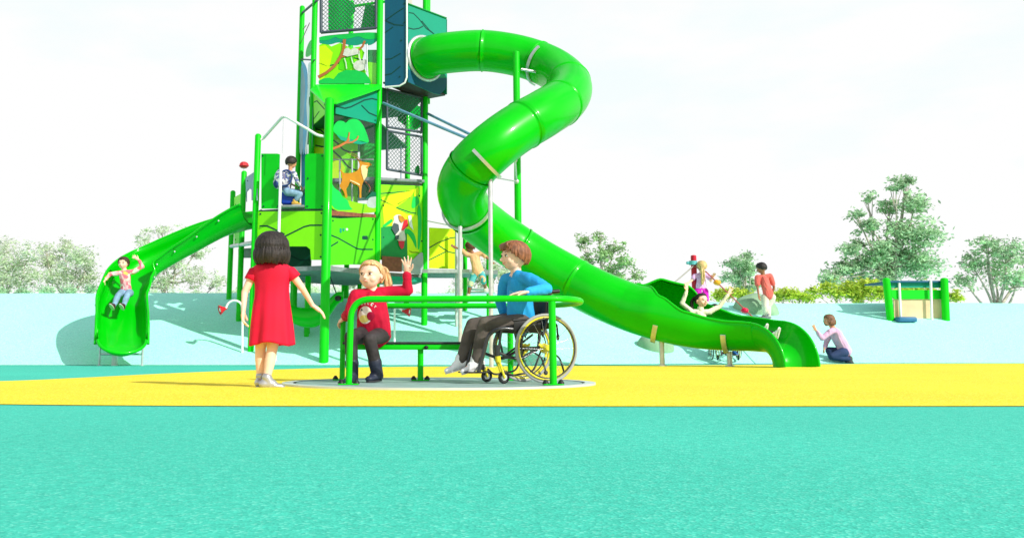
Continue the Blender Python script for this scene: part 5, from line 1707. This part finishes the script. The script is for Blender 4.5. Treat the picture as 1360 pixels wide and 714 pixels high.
# ---------------------------------------------------------------- girl in the red dress (seen from behind)
Y = 7.62
HAIR_BLK = hairmat('black_hair', (.022, .016, .015))
J = dict(head=W(361.5, 331, Y), neck=W(361.5, 350, Y), chest=W(361, 372, Y), pel=W(359, 418, Y),
         shL=W(338, 360, Y), elL=W(325, 388, Y - .02), wrL=W(323.5, 410, Y - .08), shR=W(385, 360, Y), elR=W(401, 382, Y + .03), wrR=W(415, 405, Y + .14),
         hipL=W(349, 425, Y), knL=W(346, 463, Y + .02), anL=W(346, 503, Y + .02), hipR=W(367, 425, Y), knR=W(361, 465, Y - .02), anR=W(354, 505, Y - .07))
g1 = person('girl with a black bob in a short red dress and silver shoes, seen from behind', J, .132, (.12, .99, -.02), SK_LIGHT, HAIR_BLK, None, None,
            mat('silver_shoe', (.42, .42, .44), .3, metal=.5, var=.1), s=.98, voxel=.0055, style='bob', fringe=24, side_len=.118, back_len=.122, vol=1.20,
            chest_n=(.1, 1, 0), toe=dict(L=(-.1, -.7, -.05) if False else (.25, .95, -.02), R=(.93, .25, -.05)), seed=3,
            hands=dict(L=dict(d=(.0, -.15, -1), n=(1, 0, 0), curl=.55), R=dict(d=(.75, .25, -.55), n=(-.3, .2, -.9), curl=.3, side=-1)))
# A-line dress with soft folds
M_DRESS = mat('red_dress_cotton', (.62, .004, .035), .75, var=.10, vscale=5, bump=.25, bscale=160)
mb = MB()
def dress_rings():
    # py, centre px, half width px, depth ratio
    rows = [(347.5, 361.5, 12, .8), (350, 361.5, 18, .72), (354.5, 361.5, 25.5, .60), (364, 361.5, 27, .60), (378, 361, 24, .66), (392, 361, 24, .7), (408, 360.5, 26, .74), (424, 360.5, 27.8, .78), (440, 360.5, 29.5, .8), (457, 360.5, 31, .82)]
    vs = []; fs = []; n = 72
    P3 = []
    for ri, (py, cx, hw, dr) in enumerate(rows):
        c = W(cx, py, Y); w_ = hw * .96 * Y / 1200
        fold = max(0, (ri - 3) / 6.0)
        ring = []
        for k in range(n):
            a = 2 * math.pi * k / n
            fr__ = 1 + fold * (.055 * math.sin(a * 7 + .4) + .035 * math.sin(a * 11 + 1.3 + ri * .12)) + .012 * math.sin(a * 4 + ri * .9)
            sway = .004 * math.sin(a * 3)
            ring.append(c + Vector((math.cos(a) * w_ * fr__, math.sin(a) * w_ * dr * fr__, sway * fold * 4 )))
        P3.append(ring)
    # interpolate rings smoothly
    out_ = []
    for k in range(n):
        col_ = smoothpath([P3[i][k] for i in range(len(rows))], 5); out_.append(col_)
    m = len(out_[0])
    for i in range(m):
        for k in range(n): vs.append(out_[k][i])
    for i in range(m - 1):
        for k in range(n):
            l = (k + 1) % n; fs.append((i * n + k, i * n + l, (i + 1) * n + l, (i + 1) * n + k))
    # inner turned hem
    o = len(vs)
    for k in range(n):
        q = out_[k][m - 1]; c = W(360.5, 457, Y); vs.append(q.lerp(Vector((c.x, c.y, q.z)), .05) + Vector((0, 0, .0)))
    for k in range(n):
        q = out_[k][m - 6]; c = W(360.5, 440, Y); vs.append(q.lerp(Vector((c.x, c.y, q.z)), .05))
    for k in range(n):
        l = (k + 1) % n
        fs.append(((m - 1) * n + k, (m - 1) * n + l, o + l, o + k)); fs.append((o + k, o + l, o + n + l, o + n + k))
    return vs, fs
vs, fs = dress_rings(); mb.add(vs, fs)
dr = obj('dress', mb, M_DRESS, g1)
for S in 'LR':
    sh = J['sh' + S]; e = J['el' + S]; q = sh.lerp(e, .42); inn = J['neck'].lerp(sh, .75)
    mb = MB(); n = 28; rings = []
    d = (e - sh).normalized(); x = d.cross(Vector((0, 1, 0))).normalized(); y = d.cross(x)
    vs = []; fs = []
    for j, (c_, rr) in enumerate(((inn + Vector((0, 0, .004)), .040), (sh - d * .006, .047), (sh.lerp(q, .5), .051), (q, .055), (q + d * .001, .051), (sh.lerp(q, .6), .047))):
        for k in range(n):
            a = 2 * math.pi * k / n; vs.append(c_ + (x * math.cos(a) + y * math.sin(a)) * rr * (1 + .04 * math.sin(a * 5 + j)))
    for j in range(5):
        for k in range(n):
            l = (k + 1) % n; fs.append((j * n + k, j * n + l, (j + 1) * n + l, (j + 1) * n + k))
    mb.add(vs, fs); obj('sleeve', mb, M_DRESS, dr)

# ---------------------------------------------------------------- girl in the red sweater on the bench
Y = 8.55
HAIR_BLO = hairmat('strawberry_blond_hair', (.60, .36, .17))
M_SWEAT = mat('crimson_sweater_knit', (.50, .004, .035), .85, var=.12, vscale=6, bump=.35, bscale=220)
J = dict(head=W(492.5, 366, Y), neck=W(494, 383, Y + .02), chest=W(495, 402, Y + .02), pel=W(497, 439, Y + .10),
         shR=W(473, 393, Y - .02), elR=W(463, 416, Y - .02), wrR=W(457, 413, Y + .12), shL=W(514, 389, Y + .05), elL=W(540, 386, Y + .03), wrL=W(541.5, 364, Y - .02),
         hipR=W(484, 444, Y + .08), knR=W(466, 447, Y - .28), anR=W(468, 497, Y - .24), hipL=W(507, 444, Y + .08), knL=W(491, 450, Y - .28), anL=W(501, 494, Y - .20))
J['wrR'] = Vector((B0.x + .03, 8.80, .62))
g2 = person('girl with a blond ponytail and red sweater waving from the carousel bench', J, .137, (-.38, -.92, .02), SK_LIGHT, HAIR_BLO, M_SWEAT,
            mat('charcoal_leggings', (.035, .03, .032), .7, var=.35, vscale=9), mat('dark_blue_boot', (.02, .025, .045), .5, var=.2),
            s=1.10, voxel=.0055, sleeve=.97, leglen=.97, chest_n=(-.35, -.93, 0), style='pony', fringe=40, belly=1.3, loose=1.7, shirt_low=.0, shirt_r=.142, build=.86,
            toe=dict(R=(-.3, -.95, -.04), L=(-.45, -.9, -.04)), seed=5,
            hands=dict(R=dict(d=(-.6, .4, -.35), n=(0, .6, -.8), grip=True), L=dict(d=(-.08, -.05, 1), n=(-.3, -1, 0), spread=.32, curl=.10, side=-1)))
rt = bpy.data.objects[g2.name]
mb = MB(); hp0 = W(505, 354, Y + .10); 
for q in range(26):
    rr_ = random.Random(q); ox, oy = rr_.uniform(-.018, .018), rr_.uniform(-.018, .018)
    pts = smoothpath([hp0 + Vector((ox * .4, oy * .4, 0)), W(511, 358, Y + .13) + Vector((ox, oy, 0)), W(514.5, 372, Y + .12) + Vector((ox * 1.5, oy * 1.5, 0)), W(516.5, 386, Y + .09) + Vector((ox * 1.3, oy, 0)), W(518, 396, Y + .06) + Vector((ox * .4, oy * .4, 0))], 4)
    mb.tube(pts, [.012 + .007 * math.sin(3.14 * i / (len(pts) - 1)) for i in range(len(pts))], 6)
hb = remesh(mb, .005, 1); obj('ponytail', hb, HAIR_BLO, g2)
for S in 'LR':
    mb = MB(); an = J['an' + S]; kn = J['kn' + S]
    mb.rc(an - Vector((0, 0, .02)), .056, an.lerp(kn, .30), .060); mb.rc(an.lerp(kn, .27), .064, an.lerp(kn, .31), .064)
    obj('boot_shaft', remesh(mb, .006, 2), MATS['dark_blue_boot'], g2)
# printed motif projected on the sweater front
def project(root_so, centre, dirn, right, up_, shapes, mats_, name, parent, eps=.003):
    from mathutils.bvhtree import BVHTree
    me = root_so.data; Mw = WM[root_so.name]
    bvh = BVHTree.FromPolygons([Mw @ v.co for v in me.vertices], [tuple(p.vertices) for p in me.polygons])
    mb = MB()
    for k, (poly, mi, lift) in enumerate(shapes):
        # poly: list of triangles / quads in local units
        for face_ in poly:
            vv = []
            for (a, b) in face_:
                o = centre + right * a + up_ * b - dirn * .5
                h = bvh.ray_cast(o, dirn, 1.0)
                if h[0] is None: vv = None; break
                vv.append(h[0] - dirn * (eps + lift))
            if vv:
                mb.m = mi; mb.add(vv, [list(range(len(vv)))])
    if mb.v: return obj(name, mb, mats_, parent)
def disc_faces(cx, cy, rx, ry, n=24, rings=4, a0=0, a1=360):
    fs = []
    for j in range(rings):
        for k in range(n):
            a = R(a0 + (a1 - a0) * k / n); b = R(a0 + (a1 - a0) * (k + 1) / n); r0, r1 = j / rings, (j + 1) / rings
            fs.append([(cx + rx * r0 * math.cos(a), cy + ry * r0 * math.sin(a)), (cx + rx * r1 * math.cos(a), cy + ry * r1 * math.sin(a)),
                       (cx + rx * r1 * math.cos(b), cy + ry * r1 * math.sin(b)), (cx + rx * r0 * math.cos(b), cy + ry * r0 * math.sin(b))])
    return fs
def stroke_faces(line, w):
    fs = []
    for a, b in zip(line[:-1], line[1:]):
        d = Vector((b[0] - a[0], b[1] - a[1])); L_ = d.length; d /= L_; n = Vector((-d.y, d.x)) * w / 2
        m = max(1, int(L_ / .01))
        for i in range(m):
            p = Vector(a) + d * L_ * i / m; q = Vector(a) + d * L_ * (i + 1) / m
            fs.append([tuple(p - n), tuple(q - n), tuple(q + n), tuple(p + n)])
    return fs
so = J['_shirt']
cn = Vector((-.0, -.999, 0)).normalized(); dirn = -cn; right = Vector((1, 0, 0))
cen = W(485, 418, Y - .05)
px_ = 8.55 / 1200
shapes = [(disc_faces(0, 0, 9.5 * px_, 11.5 * px_, 36, 6), 0, 0), (disc_faces(-1.5 * px_, -5 * px_, 6.5 * px_, 5.0 * px_, 28, 4), 1, .002), (disc_faces(7.5 * px_, -1.5 * px_, 5.2 * px_, 5.6 * px_, 28, 4), 2, .003),
          (stroke_faces([(-6 * px_, 5 * px_), (-5 * px_, 8 * px_), (-3.5 * px_, 5.5 * px_)], .9 * px_), 3, .004)]
L_ = [[(0, 0), (0, 1), (.7, .9), (.7, .55), (0, .45), (.7, 0)], [(.7, 1), (0, 1), (0, .5), (.6, .5), (0, .5), (0, 0), (.7, 0)], [(0, 1), (0, 0), (.6, 0)], [(0, 1), (.35, .5), (.7, 1), (.35, .5), (.35, 0)]]
for i, g_ in enumerate([L_[0], L_[1], L_[2], L_[1], L_[3]]):
    a = R(112 - 17 * i); cx_, cy_ = 1.5 * px_ + 14.8 * px_ * math.cos(a), 14.3 * px_ * math.sin(a) - .5 * px_
    rot = a - math.pi / 2
    ln = [(cx_ + (x - .35) * 3.0 * px_ * math.cos(rot) - y * 3.3 * px_ * math.sin(rot), cy_ + (x - .35) * 3.0 * px_ * math.sin(rot) + y * 3.3 * px_ * math.cos(rot)) for x, y in g_]
    shapes.append((stroke_faces(ln, .75 * px_), 0, .002))
project(so, cen, dirn, right, UP, shapes, [mat('white_print_cloth', (.78, .74, .76), .8), mat('pale_yellow_print', (.75, .66, .22), .8), mat('dark_red_print', (.28, 0, .03), .8), GROOVE], 'sweater_print', g2)

# ---------------------------------------------------------------- boy in the wheelchair
Y = 8.2
HAIR_BR = hairmat('brown_hair', (.22, .085, .04))
M_BLUE = mat('blue_jersey', (.02, .34, .72), .8, var=.12, vscale=5, bump=.25, bscale=200)
J = dict(head=W(683, 341, Y), neck=W(685, 359, Y), chest=W(689, 380, Y), pel=W(691, 424, Y + .02),
         shL=W(702, 371, Y - .15), elL=W(726, 383, Y - .34), wrL=W(700, 388, Y - .50), shR=W(672, 372, Y + .14), elR=W(664, 400, Y + .22), wrR=W(652, 403, Y + .42),
         hipL=W(692, 430, Y - .09), knL=W(644, 430, Y - .16), anL=W(633, 479, Y - .14), hipR=W(690, 427, Y + .09), knR=W(628, 431, Y + .04), anR=W(612, 479, Y + .02))
J['wrR'] = W(668, 415, Y + .2)
b1_ = person('brown haired boy in a blue long sleeved shirt sitting in the front wheelchair', J, .138, (-.94, -.32, -.04), SK_LIGHT, HAIR_BR, M_BLUE,
             mat('taupe_trousers', (.10, .085, .075), .85, var=.25, vscale=8, bump=.3, bscale=200), mat('white_sneaker', (.84, .85, .87), .6, var=.06, vscale=14),
             s=1.06, voxel=.0055, sleeve=.97, leglen=.99, chest_n=(-.80, -.60, 0), style='short', fringe=24, belly=1.12, build=.98, loose=1.6, shirt_r=.125, vol=1.06,
             toe=dict(L=(-.93, -.15, -.30), R=(-.93, -.1, -.26)), seed=9,
             hands=dict(L=dict(d=(-.97, -.03, -.12), n=(-.15, -.1, -1), curl=.16, side=-1), R=dict(d=(-.6, .2, -.6), n=(0, 0, -1))))
so = J['_shirt']
project(so, W(681, 392, Y - .1), Vector((.25, .97, 0)).normalized(), Vector((.97, -.25, 0)), UP,
        [(disc_faces(0, 0, 8 * px_, 9 * px_, 4, 5, 45, 405), 0, .001)], [mat('pocket_cloth', (.10, .42, .68), .85, bump=.3)], 'chest_pocket', b1_)
# fringe swept forward
r, f, u = head_axes((-.94, -.32, -.04)); c = J['head']; hr = .138
mb = MB()
for q in range(34):
    rr_ = random.Random(q + 50); t = q / 33
    a = c + u * hr * .98 + r * hr * (-.7 + 1.4 * t) * .55 + f * hr * .1
    b = c + u * hr * (.80 + .05 * rr_.random()) + r * hr * (-.70 + 1.4 * t) * .85 + f * hr * .72
    d = c + u * hr * (.40 + .13 * rr_.random()) + r * hr * (-.72 + 1.4 * t) * .92 + f * hr * (.98 - .45 * abs(t - .5) * 2)
    pts = smoothpath([a, b, d], 5); mb.tube(pts, [hr * (.085 if i < 8 else .085 - .018 * (i - 7)) for i in range(len(pts))], 7)
obj('hair_fringe', remesh(mb, .0045, 1), HAIR_BR, b1_)

# ---------------------------------------------------------------- boy with the backpack crouching at the tower gate
Y = 19.28
M_PLAID = None
m = bpy.data.materials.new('grey_patterned_shirt'); N, L = nt(m); b = N['Principled BSDF']; b.inputs['Roughness'].default_value = .85
tc = N.new('ShaderNodeTexCoord'); v = N.new('ShaderNodeTexVoronoi'); v.inputs['Scale'].default_value = 24; L.new(tc.outputs['Object'], v.inputs['Vector'])
cr = N.new('ShaderNodeValToRGB'); e = cr.color_ramp.elements; cr.color_ramp.interpolation = 'CONSTANT'
e[0].color = (.10, .13, .34, 1); e[1].position = .30; e[1].color = (.55, .55, .60, 1); x = e.new(.62); x.color = (.16, .14, .22, 1); x = e.new(.8); x.color = (.75, .75, .78, 1)
sep = N.new('ShaderNodeSeparateColor'); L.new(v.outputs['Color'], sep.inputs[0]); L.new(sep.outputs[0], cr.inputs[0]); L.new(cr.outputs[0], b.inputs['Base Color']); M_CAMO = m
J = dict(head=W(387, 216, Y), neck=W(385.5, 226, Y), chest=W(383, 234, Y), pel=W(380, 252, Y + .02),
         shL=W(377, 232, Y + .12), elL=W(380, 241, Y + .25), wrL=W(388, 245, Y + .28), shR=W(391, 231, Y - .12), elR=W(395, 241, Y - .14), wrR=W(399, 247, Y - .02),
         hipL=W(381, 255, Y + .08), knL=W(396, 255, Y + .10), anL=W(388, 267, Y + .12), hipR=W(382, 255, Y - .08), knR=W(399, 258, Y - .10), anR=W(391, 268, Y - .08))
bz_ = zd_mid
dz = (zat(272, Y) - bz_)
b2_ = person('boy with dark hair in a patterned shirt crouching on the tower deck with a backpack', J, .135, (.55, .82, -.15), SK_TAN, HAIR_BLK, M_CAMO,
             mat('light_denim', (.20, .34, .48), .8, var=.2, vscale=12), mat('tan_shoe', (.62, .36, .06), .6), s=1.0, voxel=.010, sleeve=.9, leglen=.85, chest_n=(.9, .3, 0), loose=1.4,
             toe=(.95, -.2, -.05), seed=12, belly=1.0)
bk = thing('backpack', 'blue grey patterned backpack on the back of the boy on the tower deck', 'backpack', W(371, 250, Y))
mb = MB(); mb.ell(W(373, 238, Y), (.15, .15, .23)); mb.ell(W(370.5, 243, Y), (.13, .13, .14)); obj('bag', remesh(mb, .012, 3), M_CAMO, bk)
mb = MB(); mb.ell(W(368.5, 244, Y - .02), (.085, .12, .10)); obj('front_pocket', mb, mat('navy_cloth', (.02, .05, .20), .8), bk)
for dy in (-.10, .10):
    mb = MB(); mb.tube(smoothpath([W(374, 228, Y + dy), W(382, 226, Y + dy), W(388, 233, Y + dy * 1.3), W(384, 244, Y + dy * 1.4), W(376, 247, Y + dy)], 4), .018, 8); obj('strap', mb, MATS['navy_cloth'], bk)
lipz = W(388, 273.5, Y).z
xa = W(372, 273, Y).x; xb = W(406, 273, Y).x
mb = MB(); mb.box(((xa + xb) / 2, Y + .12, lipz - .03), (xb - xa, .62, .05), bev=.01); obj('deck', mb, mat('grey_deck', (.2, .24, .25)), tower)
mb = MB(); mb.box(W(384, 262, Y + .1), (.30, .28, .34), bev=.04); tag(obj('seat_block', mb, mat('blue_block', (.01, .05, .42), .4)), 'small dark blue block under the crouching boy on the tower deck', 'block')

# ---------------------------------------------------------------- boy climbing the silver ladder
Y = 20.9
m = bpy.data.materials.new('teal_patchwork_shorts'); N, L = nt(m); b = N['Principled BSDF']; b.inputs['Roughness'].default_value = .85
tc = N.new('ShaderNodeTexCoord'); v = N.new('ShaderNodeTexVoronoi'); v.inputs['Scale'].default_value = 11; L.new(tc.outputs['Object'], v.inputs['Vector'])
cr = N.new('ShaderNodeValToRGB'); e = cr.color_ramp.elements; cr.color_ramp.interpolation = 'CONSTANT'
e[0].color = (.05, .38, .42, 1); e[1].position = .4; e[1].color = (.55, .62, .40, 1); x = e.new(.65); x.color = (.10, .45, .48, 1); x = e.new(.85); x.color = (.72, .42, .22, 1)
sep = N.new('ShaderNodeSeparateColor'); L.new(v.outputs['Color'], sep.inputs[0]); L.new(sep.outputs[0], cr.inputs[0]); L.new(cr.outputs[0], b.inputs['Base Color']); M_PATCH = m
J = dict(head=W(624, 328, Y), neck=W(627, 336, Y), chest=W(631, 344, Y), pel=W(635, 361, Y),
         shL=W(620, 338, Y), elL=W(613, 332, Y - .02), wrL=W(606.5, 329, Y - .02), shR=W(640, 336, Y), elR=W(646, 341, Y - .05), wrR=W(650, 345, Y - .05),
         hipL=W(630, 365, Y), knL=W(625, 377, Y - .05), anL=W(622, 392, Y), hipR=W(639, 364, Y), knR=W(642, 373, Y - .22), anR=W(645, 383, Y - .05))
person('boy in a peach shirt and teal patchwork shorts climbing beside the silver poles', J, .13, (-.55, .82, -.1), SK_BROWN, hairmat('auburn_hair', (.10, .03, .015)),
       mat('peach_shirt', (.78, .42, .22), .85, var=.15), M_PATCH, mat('grey_sandal', (.55, .52, .48), .6), s=1.08, voxel=.010, sleeve=.35, leglen=.62, chest_n=(-.4, .9, 0), loose=1.5, toe=(.5, .8, -.05), seed=14)

# ---------------------------------------------------------------- boy on the short wavy slide
Y = 19.35
M_FLORAL = bpy.data.materials.new('pink_floral_shirt'); N, L = nt(M_FLORAL); b = N['Principled BSDF']; b.inputs['Roughness'].default_value = .85
tc = N.new('ShaderNodeTexCoord'); v = N.new('ShaderNodeTexVoronoi'); v.inputs['Scale'].default_value = 14; L.new(tc.outputs['Object'], v.inputs['Vector'])
cr = N.new('ShaderNodeValToRGB'); e = cr.color_ramp.elements; cr.color_ramp.interpolation = 'CONSTANT'
e[0].color = (.80, .16, .22, 1); e[1].position = .38; e[1].color = (.85, .42, .45, 1); x = e.new(.66); x.color = (.82, .52, .10, 1); x = e.new(.84); x.color = (.85, .70, .62, 1)
sep = N.new('ShaderNodeSeparateColor'); L.new(v.outputs['Color'], sep.inputs[0]); L.new(sep.outputs[0], cr.inputs[0]); L.new(cr.outputs[0], b.inputs['Base Color'])
J = dict(head=W(164, 349.5, Y), neck=W(165, 358, Y), chest=W(166, 367, Y), pel=W(167, 386, Y + .10),
         shR=W(156, 363, Y), elR=W(146, 364, Y - .05), wrR=W(139.5, 372, Y - .10), shL=W(177, 361, Y), elL=W(189, 354, Y), wrL=W(184, 345, Y - .02),
         hipR=W(162, 389, Y + .05), knR=W(157, 392, Y - .35), anR=W(151, 406, Y - .50), hipL=W(172, 389, Y + .05), knL=W(169, 392, Y - .35), anL=W(164, 406, Y - .50))
person('child in a pink floral shirt and jeans sliding down the short wavy slide', J, .135, (-.1, -.98, -.05), SK_LIGHT, hairmat('dark_brown_hair', (.05, .025, .015)), M_FLORAL,
       MATS['light_denim'], mat('dark_brown_shoe', (.06, .03, .025), .5), s=1.02, voxel=.009, sleeve=.92, leglen=.95, chest_n=(-.05, -1, .0), loose=1.3, toe=(-.1, -.8, .55), seed=17, fringe=34,
       hands=dict(R=dict(d=(-.35, -.3, -.9), n=(1, 0, 0), spread=.3), L=dict(d=(-.75, -.1, .55), n=(0, -1, 0), spread=.3, side=-1)))

# ---------------------------------------------------------------- girl coming out of the tube slide, both arms up
Y = 17.45
M_CREAM = mat('cream_knit', (.72, .76, .56), .85, var=.10, vscale=8, bump=.3)
J = dict(head=W(932, 399, Y), neck=W(930, 411, Y), chest=W(930, 419, Y + .02), pel=W(934, 440, Y + .06),
         shR=W(919, 414, Y), elR=W(906.5, 403, Y - .02), wrR=W(912, 386, Y - .03), shL=W(942, 414, Y), elL=W(955, 407, Y), wrL=W(967, 391, Y - .02),
         hipR=W(940, 444, Y + .02), knR=W(975, 432, Y - .25), anR=W(1013, 439, 17.05), hipL=W(940, 442, Y + .14), knL=W(985, 430, Y), anL=W(1029, 444, 16.95))
person('dark haired girl in a cream turtleneck leaving the tube with both arms raised', J, .135, (.45, -.88, .0), SK_LIGHT, HAIR_BLK, M_CREAM,
       mat('black_trousers', (.02, .02, .025), .8), mat('white_sneaker', (.72, .73, .75), .6), s=1.0, voxel=.008, sleeve=.96, leglen=.97, chest_n=(.45, -.85, .1), style='pony', fringe=42,
       toe=(.25, -.2, .95), seed=19, loose=1.2, hands=dict(R=dict(d=(.0, 0, 1), n=(.3, -1, 0), spread=.25, curl=.12), L=dict(d=(.45, 0, .85), n=(.2, -1, 0), spread=.25, curl=.12, side=-1)))
rt = [o for o in bpy.data.objects if o.get('label', '').startswith('dark haired girl in a cream')][0]
mb = MB(); mb.tube([W(930, 412, Y), W(930.5, 407.5, Y)], .058, 16); obj('turtleneck', mb, M_CREAM, rt)
mb = MB()
for q in range(14):
    rr_ = random.Random(q); o_ = Vector((rr_.uniform(-.02, .02), rr_.uniform(-.02, .02), 0)); mb.tube(smoothpath([W(923, 394, Y + .1) + o_, W(919, 401, Y + .08) + o_ * 1.4, W(920, 411, Y + .04) + o_], 4), .016, 6)
obj('ponytail', remesh(mb, .007, 1), HAIR_BLK, rt)

# ---------------------------------------------------------------- girl in pink shorts on the rope
Y = 22.45
J = dict(head=W(932, 354, Y), neck=W(931.5, 362, Y), chest=W(931.5, 369, Y), pel=W(931, 383, Y),
         shL=W(923, 366, Y), elL=W(919, 374, Y - .03), wrL=W(921, 362, Y - .02) , shR=W(941, 366, Y), elR=W(944, 373, Y - .05), wrR=W(946, 369, Y - .1),
         hipL=W(927, 387, Y), knL=W(928, 399, Y - .02), anL=W(928, 412, Y), hipR=W(936, 387, Y), knR=W(938, 399, Y - .02), anR=W(938, 413, Y))
J['elL'] = W(918, 373, Y - .03); J['wrL'] = W(911, 377, Y - .1)
g4 = person('girl with long blond hair, lilac top and magenta shorts, standing on the rope', J, .142, (.05, .99, .05), SK_LIGHT, hairmat('ash_blond_hair', (.58, .42, .18)),
       mat('lilac_top', (.70, .42, .74), .85, var=.08), mat('magenta_shorts', (.66, .01, .52), .75), mat('pink_sandal', (.6, .1, .3), .6), s=1.06, voxel=.009, sleeve=.22, leglen=.45, chest_n=(0, 1, 0), style='pony',
       fringe=30, toe=(0, 1, -.1), seed=23, loose=1.1)
mb = MB()
for q in range(20):
    rr_ = random.Random(q); ox = rr_.uniform(-.035, .035); oy = rr_.uniform(-.02, .02)
    mb.tube(smoothpath([W(932, 350, Y - .12) + Vector((ox * .4, 0, 0)), W(933, 360, Y - .15) + Vector((ox * 1.1, oy, 0)), W(933.5, 370, Y - .15) + Vector((ox * 1.1, oy, 0)), W(932.5, 378, Y - .13) + Vector((ox * .4, oy * .3, 0))], 4), .016, 6)
obj('ponytail', remesh(mb, .007, 1), MATS['ash_blond_hair'], g4)

# ---------------------------------------------------------------- boy in the red shirt walking on the mound
g = G(1018, 424); Y = g.y
J = dict(head=W(1011, 356, Y), neck=W(1013, 364, Y), chest=W(1015.5, 372, Y), pel=W(1021, 392, Y),
         shL=W(1006, 368, Y), elL=W(1006, 381, Y - .05), wrL=W(1007.5, 391, Y - .1), shR=W(1023, 366, Y + .02), elR=W(1028, 381, Y + .1), wrR=W(1025, 392, Y + .14),
         hipL=W(1016, 395, Y), knL=W(1016, 407, Y - .06), anL=W(1017, 418.5, Y), hipR=W(1025, 395, Y), knR=W(1020, 407, Y + .02), anR=W(1021, 419.5, Y - .1))
person('boy in a salmon red t-shirt and beige trousers walking past the high boulder', J, .15, (-.75, .62, -.3), SK_BROWN, hairmat('jet_hair', (.012, .01, .01)),
       mat('salmon_shirt', (.70, .13, .11), .85, var=.12), mat('beige_trousers', (.62, .58, .48), .85, var=.1), mat('grey_shoe', (.25, .25, .27), .6), s=1.18, voxel=.010, sleeve=.35, leglen=.98, chest_n=(-.6, .7, 0), toe=(-.9, .3, 0), seed=27, loose=1.3, build=1.1, belly=1.2, shirt_r=.135)

# ---------------------------------------------------------------- woman kneeling
g = G(1120, 480.5); Y = g.y
J = dict(head=W(1101, 425, Y), neck=W(1106, 435, Y), chest=W(1110, 443, Y), pel=W(1122, 466, Y + .02),
         shL=W(1103, 440, Y - .15), elL=W(1092, 449, Y - .2), wrL=W(1084, 439, Y - .2), shR=W(1106, 440, Y + .15), elR=W(1097, 455, Y + .2), wrR=W(1095, 462, Y + .1),
         hipL=W(1120, 468, Y - .1), knL=W(1105, 473, Y - .14), anL=W(1128, 477, Y - .10), hipR=W(1122, 468, Y + .1), knR=W(1101, 465, Y + .12), anR=W(1106, 477, Y + .12))
wo = person('woman in a lilac sweater kneeling at the foot of the mound, pointing left', J, .135, (-.85, -.1, -.15), SK_TAN, hairmat('chestnut_hair', (.16, .08, .045)),
       mat('lilac_sweater', (.62, .40, .62), .85, var=.08, bump=.2), mat('navy_jeans', (.02, .04, .11), .8, var=.3), mat('dark_boot', (.06, .06, .065), .6), s=1.38, voxel=.011, sleeve=.92, leglen=.97, chest_n=(-.9, -.3, 0), style='bob', fringe=30,
       side_len=.12, back_len=.12, toe=dict(L=(.75, 0, -.5), R=(-.9, 0, -.1)), seed=31, loose=1.15, build=1.0, shirt_r=.145,
       hands=dict(L=dict(d=(-.45, 0, .9), n=(0, -1, 0), spread=.2, curl=.15)))

# ---------------------------------------------------------------- wheelchair user behind the run-out
g = G(965, 478); Y = g.y
hd = R(262); fx = Vector((math.cos(hd), math.sin(hd), 0)); lx = Vector((-fx.y, fx.x, 0)); o_ = Vector((g.x, g.y, g.z))
def lc(a, b, z): return o_ + fx * a + lx * b + Vector((0, 0, z))
J = dict(head=lc(.05, 0, 1.13) + Vector((-.22, 0, 0)), neck=lc(.0, 0, 1.0) + Vector((-.15, 0, 0)), chest=lc(-.0, 0, .92) + Vector((-.08, 0, 0)), pel=lc(.06, 0, .60),
         shL=lc(.02, .15, 1.0), elL=lc(.03, .24, .78), wrL=lc(.18, .26, .66), shR=lc(.02, -.15, 1.0), elR=lc(.03, -.24, .78), wrR=lc(.18, -.26, .66),
         hipL=lc(.08, .09, .58), knL=lc(.46, .09, .60), anL=lc(.60, .08, .20), hipR=lc(.08, -.09, .58), knR=lc(.46, -.09, .60), anR=lc(.60, -.08, .20))
person('black haired child in the cyan wheelchair behind the tube slide', J, .135, (.3, .95, -.1), SK_TAN, MATS['jet_hair'], M_CY, mat('cyan_trousers', (.01, .25, .38), .8), mat('blue_shoe', (.02, .12, .35), .6),
       s=1.1, voxel=.012, seed=33, chest_n=(0, -1, 0))
